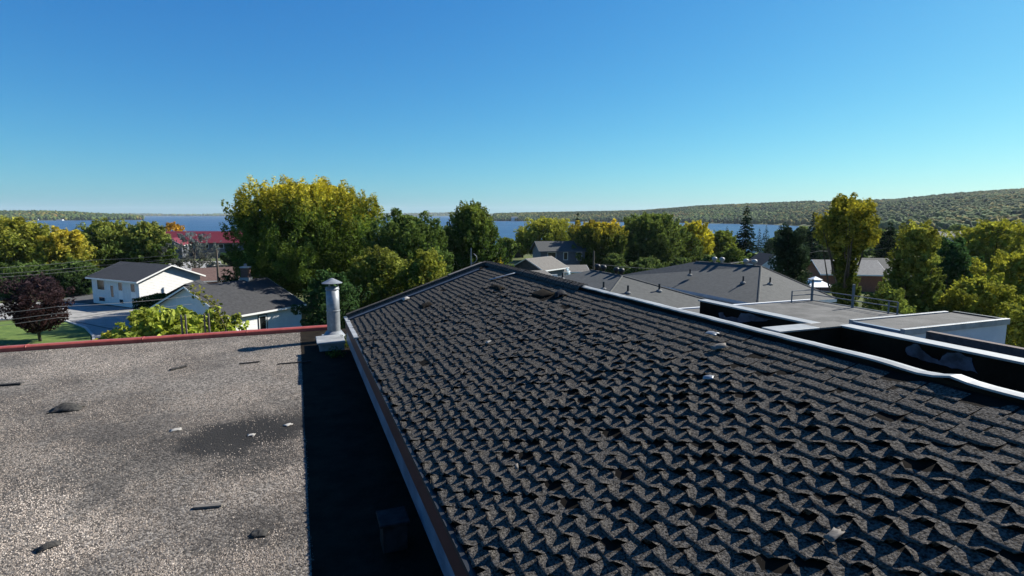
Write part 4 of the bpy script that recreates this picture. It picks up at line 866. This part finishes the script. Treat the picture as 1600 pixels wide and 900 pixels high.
T('tall narrow tree with golden top and leafy trunk', 1330, 302, 92, 46, 'top', 18000, .22, (.05, .062, .014), (.28, .20, .025), 130, 'ash_tree', .1, npl=150, psize=.85, hi_start=.55)
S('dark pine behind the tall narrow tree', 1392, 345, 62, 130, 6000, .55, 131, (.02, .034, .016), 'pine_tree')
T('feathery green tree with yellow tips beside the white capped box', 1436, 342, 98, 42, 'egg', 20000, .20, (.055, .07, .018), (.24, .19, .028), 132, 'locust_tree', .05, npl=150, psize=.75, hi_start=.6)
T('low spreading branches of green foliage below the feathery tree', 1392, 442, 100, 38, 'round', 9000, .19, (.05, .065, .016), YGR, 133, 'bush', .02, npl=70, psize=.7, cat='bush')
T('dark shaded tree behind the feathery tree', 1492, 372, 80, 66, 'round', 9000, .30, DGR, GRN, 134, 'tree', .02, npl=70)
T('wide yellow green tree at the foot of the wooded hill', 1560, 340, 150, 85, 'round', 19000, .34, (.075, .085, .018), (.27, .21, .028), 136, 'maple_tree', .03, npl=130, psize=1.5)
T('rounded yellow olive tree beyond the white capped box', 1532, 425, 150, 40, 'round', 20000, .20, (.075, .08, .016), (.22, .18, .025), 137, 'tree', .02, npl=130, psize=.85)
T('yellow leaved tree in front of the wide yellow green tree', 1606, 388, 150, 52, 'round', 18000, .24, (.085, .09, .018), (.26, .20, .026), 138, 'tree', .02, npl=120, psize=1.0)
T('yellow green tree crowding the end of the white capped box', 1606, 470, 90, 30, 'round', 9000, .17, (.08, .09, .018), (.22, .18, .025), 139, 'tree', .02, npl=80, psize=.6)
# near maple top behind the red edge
T('young yellow green maple top reaching over the red roof edge', 272, 478, 190, 21.5, 'round', 9000, .19, (.10, .125, .02), (.27, .24, .035), 140, 'maple_tree', .62, npl=70, psize=.55, hi_start=.1)
T('small leafy branch tips beside the young maple at the red edge', 180, 512, 110, 20.5, 'round', 3000, .16, (.11, .12, .02), (.34, .24, .03), 141, 'maple_tree', .7, npl=26, psize=.4)
p = atD(335, 480, 21.8)
br = thing('maple_shoot', (p[0], p[1], 0), 'lone leafy shoot arching above the young maple', 'branch'); m_ = MB()
a_, b_, c_ = Vector(atD(300, 452, 22.2)), Vector(atD(335, 475, 22)), Vector(atD(352, 510, 21.8))
m_.tube([(c_.x, c_.y, 0), tuple(c_), tuple(b_), tuple(a_)], [.03, .025, .018, .006], 6).build('stem', 'bark', br)
ps = []
for k in range(150):
    f_ = rs.random(); q_ = c_.lerp(b_, f_ * 2) if f_ < .5 else b_.lerp(a_, f_ * 2 - 1); ps.append(tuple(q_ + Vector(rs.normal(0, .13, 3))))
nr = rs.normal(0, 1, (150, 3)); nr /= np.linalg.norm(nr, axis=1)[:, None]
link('leaves', leaf_mesh('leaves', np.array(ps), nr, rs.uniform(.1, .2, 150), np.tile((.16, .16, .035), (150, 1)) * rs.uniform(.6, 1.4, (150, 1))), 'foliage', br)
for lb, u, v, sz, nn_ in (('weedy green tuft growing between the vent pipe and the shingled eave', 14.6, 1.1, .32, 500), ('low green weeds on the strip of painted eave shade beside the vent hood', 13.6, .75, .25, 260)):
    b0 = np.array(W(u, v, HG)); wd = thing('weed', tuple(b0), lb, 'weed'); dd = rs.normal(0, 1, (nn_, 3)); dd[:, 2] = np.abs(dd[:, 2]); dd /= np.linalg.norm(dd, axis=1)[:, None]
    nn2 = rs.normal(0, 1, (nn_, 3)); nn2 /= np.linalg.norm(nn2, axis=1)[:, None]
    link('leaves', leaf_mesh('leaves', b0 + dd * sz * rs.random((nn_, 1)) ** .6 * np.array([1, 1, .9]), nn2, rs.uniform(.03, .08, nn_), np.tile((.06, .085, .02), (nn_, 1)) * rs.uniform(.5, 1.6, (nn_, 1)), .4), 'foliage', wd)
    MB().tube([tuple(b0), tuple(b0 + np.array([.02, 0, sz * .8]))], [.012, .004], 5).build('stem', 'bark', wd)
# hedge beside the bungalow
p = atD(254, 458, 74); h_ = thing('hedge', (p[0], p[1], 0), 'clipped green hedge beside the white bungalow', 'hedge')
n = 9000; q_ = rs.uniform(-1, 1, (n, 3)); k = rs.integers(0, 3, n); q_[np.arange(n), k] = np.sign(q_[np.arange(n), k]) * rs.uniform(.88, 1.02, n)
pos = q_ * np.array([2.3, 2.6, 1.15]) + np.array([p[0], p[1], 1.2]); nn = q_ ** 5 + rs.normal(0, .5, (n, 3)); nn /= np.linalg.norm(nn, axis=1)[:, None]
link('foliage', leaf_mesh('hedge', pos, nn, rs.uniform(.15, .32, n), np.tile((.045, .07, .018), (n, 1)) * rs.uniform(.6, 1.4, (n, 1))), 'foliage', h_)
MB().box(p[0] - 1.9, p[0] + 1.9, p[1] - 2.2, p[1] + 2.2, 0, 1.9).build('inner_wood', 'bark', h_)
# white flowering shrub by the low hip house
T('small white flowering shrub behind the low hip roof', 888, 416, 12, 60, 'round', 700, .22, (.10, .11, .04), (.7, .66, .55), 150, 'bush', .02, npl=14, psize=.4, hi_start=.2, cat='bush')
# park and mid distance trees
far = rs
spots = [(1108, 357, 22, 420, 's'), (1118, 361, 18, 410, 's'), (1136, 352, 26, 430, 's'), (1152, 360, 20, 330, 's'), (1187, 356, 20, 400, 's'), (1198, 350, 24, 380, 's'), (1222, 358, 34, 300, 'g'), (1207, 372, 26, 260, 'g'),
         (1255, 352, 40, 330, 'g'), (1300, 350, 46, 300, 'g'), (1352, 352, 44, 280, 'y'), (1378, 357, 40, 230, 'g'), (1420, 356, 48, 330, 'g'), (1456, 358, 40, 260, 'y'), (1498, 350, 52, 340, 'g'), (1545, 352, 60, 300, 'y'), (1598, 350, 60, 260, 'g'),
         (1335, 376, 50, 160, 'g'), (1290, 380, 44, 170, 'g'), (1235, 376, 30, 210, 'g'), (1185, 398, 34, 165, 'g'), (1165, 408, 50, 120, 'g'), (1215, 404, 40, 150, 'g'), (1400, 385, 44, 150, 'g'),
         (700, 352, 46, 260, 'g'), (660, 350, 60, 280, 'g'), (560, 358, 70, 250, 'g'), (440, 372, 60, 190, 'g'), (200, 362, 60, 210, 'y'), (140, 364, 60, 230, 'g'), (60, 362, 70, 220, 'y'), (-10, 366, 70, 210, 'g'),
         (806, 372, 14, 330, 's'), (980, 352, 60, 230, 'g'), (1055, 356, 50, 240, 'g'), (905, 352, 60, 250, 'g'), (960, 395, 50, 118, 'g'), (1010, 402, 60, 115, 'g'), (1065, 402, 50, 118, 'g'), (1110, 398, 44, 124, 'g')]
kinds = dict(g='green tree in the mid distance wood before the lake and hill', y='yellow green tree in the mid distance wood before the lake and hill', s='small dark conifer standing near the lakeshore')
marks = [(10, 'the yellow green tree across the street'), (98, 'the golden maple'), (190, 'the olive green maple'), (440, 'the huge maple'), (560, 'the ragged dark topped tree'), (680, 'the bushy yellow sided tree'), (806, 'the pale green birch'),
         (905, 'the dark spruce tip'), (965, 'the orange topped maple'), (1020, 'the big rounded green tree'), (1075, 'the bright golden tree'), (1125, 'the olive tree by the spruce'), (1160, 'the tall dark spruce'), (1195, 'the white gabled house'), (1230, 'the dark cedar'), (1280, 'the slim spruce'),
         (1310, 'the brick house'), (1350, 'the tall narrow tree'), (1388, 'the dark pine'), (1430, 'the feathery tree'), (1480, 'the far grey house'), (1520, 'the dark shaded tree'), (1560, 'the wide yellow green tree'), (1600, 'the yellow leaved tree')]
seen = {}
for i, (cx, tp, w, D_, kd) in enumerate(spots):
    mk = min(marks, key=lambda q: abs(q[0] - cx))[1]; lab = dict(g='green tree in the wood behind ', y='yellow green tree in the wood behind ', s='small lakeshore conifer beyond ')[kd] + mk
    seen[lab] = seen.get(lab, 0) + 1
    if seen[lab] > 1: lab = ('second ' if seen[lab] == 2 else 'third ' if seen[lab] == 3 else 'fourth ') + lab
    if kd == 's': S(lab, cx, tp, w, D_, 1600, .75 if D_ > 250 else .5, 300 + i, group='conifers by the lakeshore')
    else:
        lo, hi = ((.042, .06, .018), (.105, .11, .026)) if kd == 'g' else ((.085, .09, .02), (.25, .19, .03))
        T(lab, cx, tp, w, D_, 'egg', 2800, max(.42, D_ * .0036), lo, hi, 300 + i, 'tree', .02, npl=50, group='mid distance green trees' if kd == 'g' else 'mid distance yellow trees')

# ---------------------------------------------------------------- poles, wires, antenna, vehicles
def pole(label, px_, top, D, arm=True, name='utility_pole', r=.15):
    p = atD(px_, top, D); zb = float(terrain(p[0], p[1])) if D > 128 else 0.; t = thing(name, (p[0], p[1], zb), label, 'pole')
    MB().tube([(p[0], p[1], zb), (p[0], p[1], p[2])], [r * 1.25, r * .85], 10).build('shaft', 'pole_wood', t)
    if arm: MB().box(p[0] - .9, p[0] + .9, p[1] - .07, p[1] + .07, p[2] - .75, p[2] - .6).build('crossarm', 'pole_wood', t)
    return t, p
pole('dark utility pole with lamp behind the chimney house', 338, 390, 84, False)
t, p = pole('bare wooden pole beyond the low hip roof', 928, 392, 92, False)
pole('utility pole behind the parking lot beside the thin greyish tree', 406, 425, 70, False, r=.1)
def wire(label, pts, sag=.4, r=.022, group='overhead wires along the street'):
    P_ = [Vector(atD(*q_)) for q_ in pts]; out = []
    for a, b in zip(P_[:-1], P_[1:]):
        for k in range(9): 
            f_ = k / 8; q_ = a.lerp(b, f_); q_.z -= sag * 4 * f_ * (1 - f_); out.append(tuple(q_))
    tag(MB().tube(out, r, 5).build('overhead_wire', 'wire'), label, 'wire', group)
for dy, lb in ((0, 'topmost'), (9, 'middle'), (14, 'lowest')): wire(lb + ' of three overhead wires crossing before the street side trees', [(-150, 424 + dy * 1.1, 70), (150, 406 + dy, 84), (345, 389 + dy * .5, 90)], .3)
for dy, lb in ((0, 'topmost'), (13, 'middle'), (22, 'lowest')): wire(lb + ' of three thin service wires crossing the purple tree', [(-200, 505 + dy, 40), (90, 479 + dy * .8, 46), (300, 462 + dy, 55)], .15, .016, 'service wires before the purple tree')
wire('cable running from the bare wooden pole along the green trees', [(928, 412, 92), (1060, 421, 95), (1180, 405, 110)], .2, .03, None)
wire('wire passing behind the dark cedar to the brick house', [(1140, 410, 120), (1280, 392, 125), (1400, 385, 130), (1560, 360, 140)], .5, .035, None)
a = W(14.35, 4.3, 1.3); t = thing('antenna_mast', (a[0], a[1], a[2] - .4), 'thin metal mast with curved bracket at the shingled peak', 'antenna')
MB().tube([(a[0], a[1], a[2] - .5), (a[0], a[1], a[2] + .42)], .016, 6).build('mast', 'galvanised', t)
MB().tube([(a[0] + .02 + .13 * math.sin(k * .4), a[1], a[2] + .02 + .13 * (1 - math.cos(k * .4))) for k in range(8)], .008, 5).build('bracket', 'galvanised', t)
def car(label, px_, py_, D, rot, m, pick=False):
    p = atD(px_, py_, D); zb = float(terrain(p[0], p[1])) if D > 128 else 0.02; t = thing('parked_car', (p[0], p[1], zb), label, 'car')
    c, s = math.cos(rot), math.sin(rot); Pt = lambda x, y, z: (p[0] + x * c - y * s, p[1] + x * s + y * c, zb + z)
    def ex(prof, w): 
        n = len(prof); b = MB(); b.v = [Pt(x, -w, z) for x, z in prof] + [Pt(x, w, z) for x, z in prof]; b.f = [tuple(range(n)), tuple(range(2 * n - 1, n - 1, -1))] + [(i, n + i, n + (i + 1) % n, (i + 1) % n) for i in range(n)]; return b
    ex([(-2.2, .35), (2.2, .35), (2.25, .75), (1.2, .95), (-2.1, 1.0), (-2.25, .7)], .88).build('body', m, t, bevel=.06)
    ex([(-1.7, .96), (.95, .94), (.3, 1.5), (-1.1, 1.52)], .76).build('cabin', 'window_glass', t, bevel=.05); ex([(-1.1, 1.5), (.3, 1.48), (.2, 1.56), (-1.0, 1.58)], .72).build('cabin_roof', m, t, bevel=.02)
    for x in (-1.4, 1.4):
        for y in (-.85, .85): MB().tube([Pt(x, y - .1, .33), Pt(x, y + .1, .33)], .33, 14).build('wheel', 'rubber', t)
car('black car parked beside the white bungalow', 274, 410, 118, .5, 'car_dark'); car('white car parked behind the grey roofed house', 1386, 408, 128, .4, 'car_white'); car('dark car parked in the pale lot by the thin tree', 338, 413, 140, 1.2, 'car_dark')

# ---------------------------------------------------------------- haze: one closed box of thin air
hm = bpy.data.materials.new('haze'); hm.use_nodes = True; nt = hm.node_tree; nt.nodes.remove(nt.nodes['Principled BSDF'])
pv_ = nt.nodes.new('ShaderNodeVolumePrincipled'); pv_.inputs['Color'].default_value = (.80, .90, 1.0, 1); pv_.inputs['Density'].default_value = 3.4e-5; pv_.inputs['Anisotropy'].default_value = .1
nt.links.new(pv_.outputs[0], nt.nodes['Material Output'].inputs['Volume']); M['haze'] = hm
HAZE = True
if HAZE: tag(MB().box(-14500, 14500, -14500, 14500, -22, 190).build('haze', 'haze'), 'thin blue air over the lake and hills', 'haze', kind='stuff')
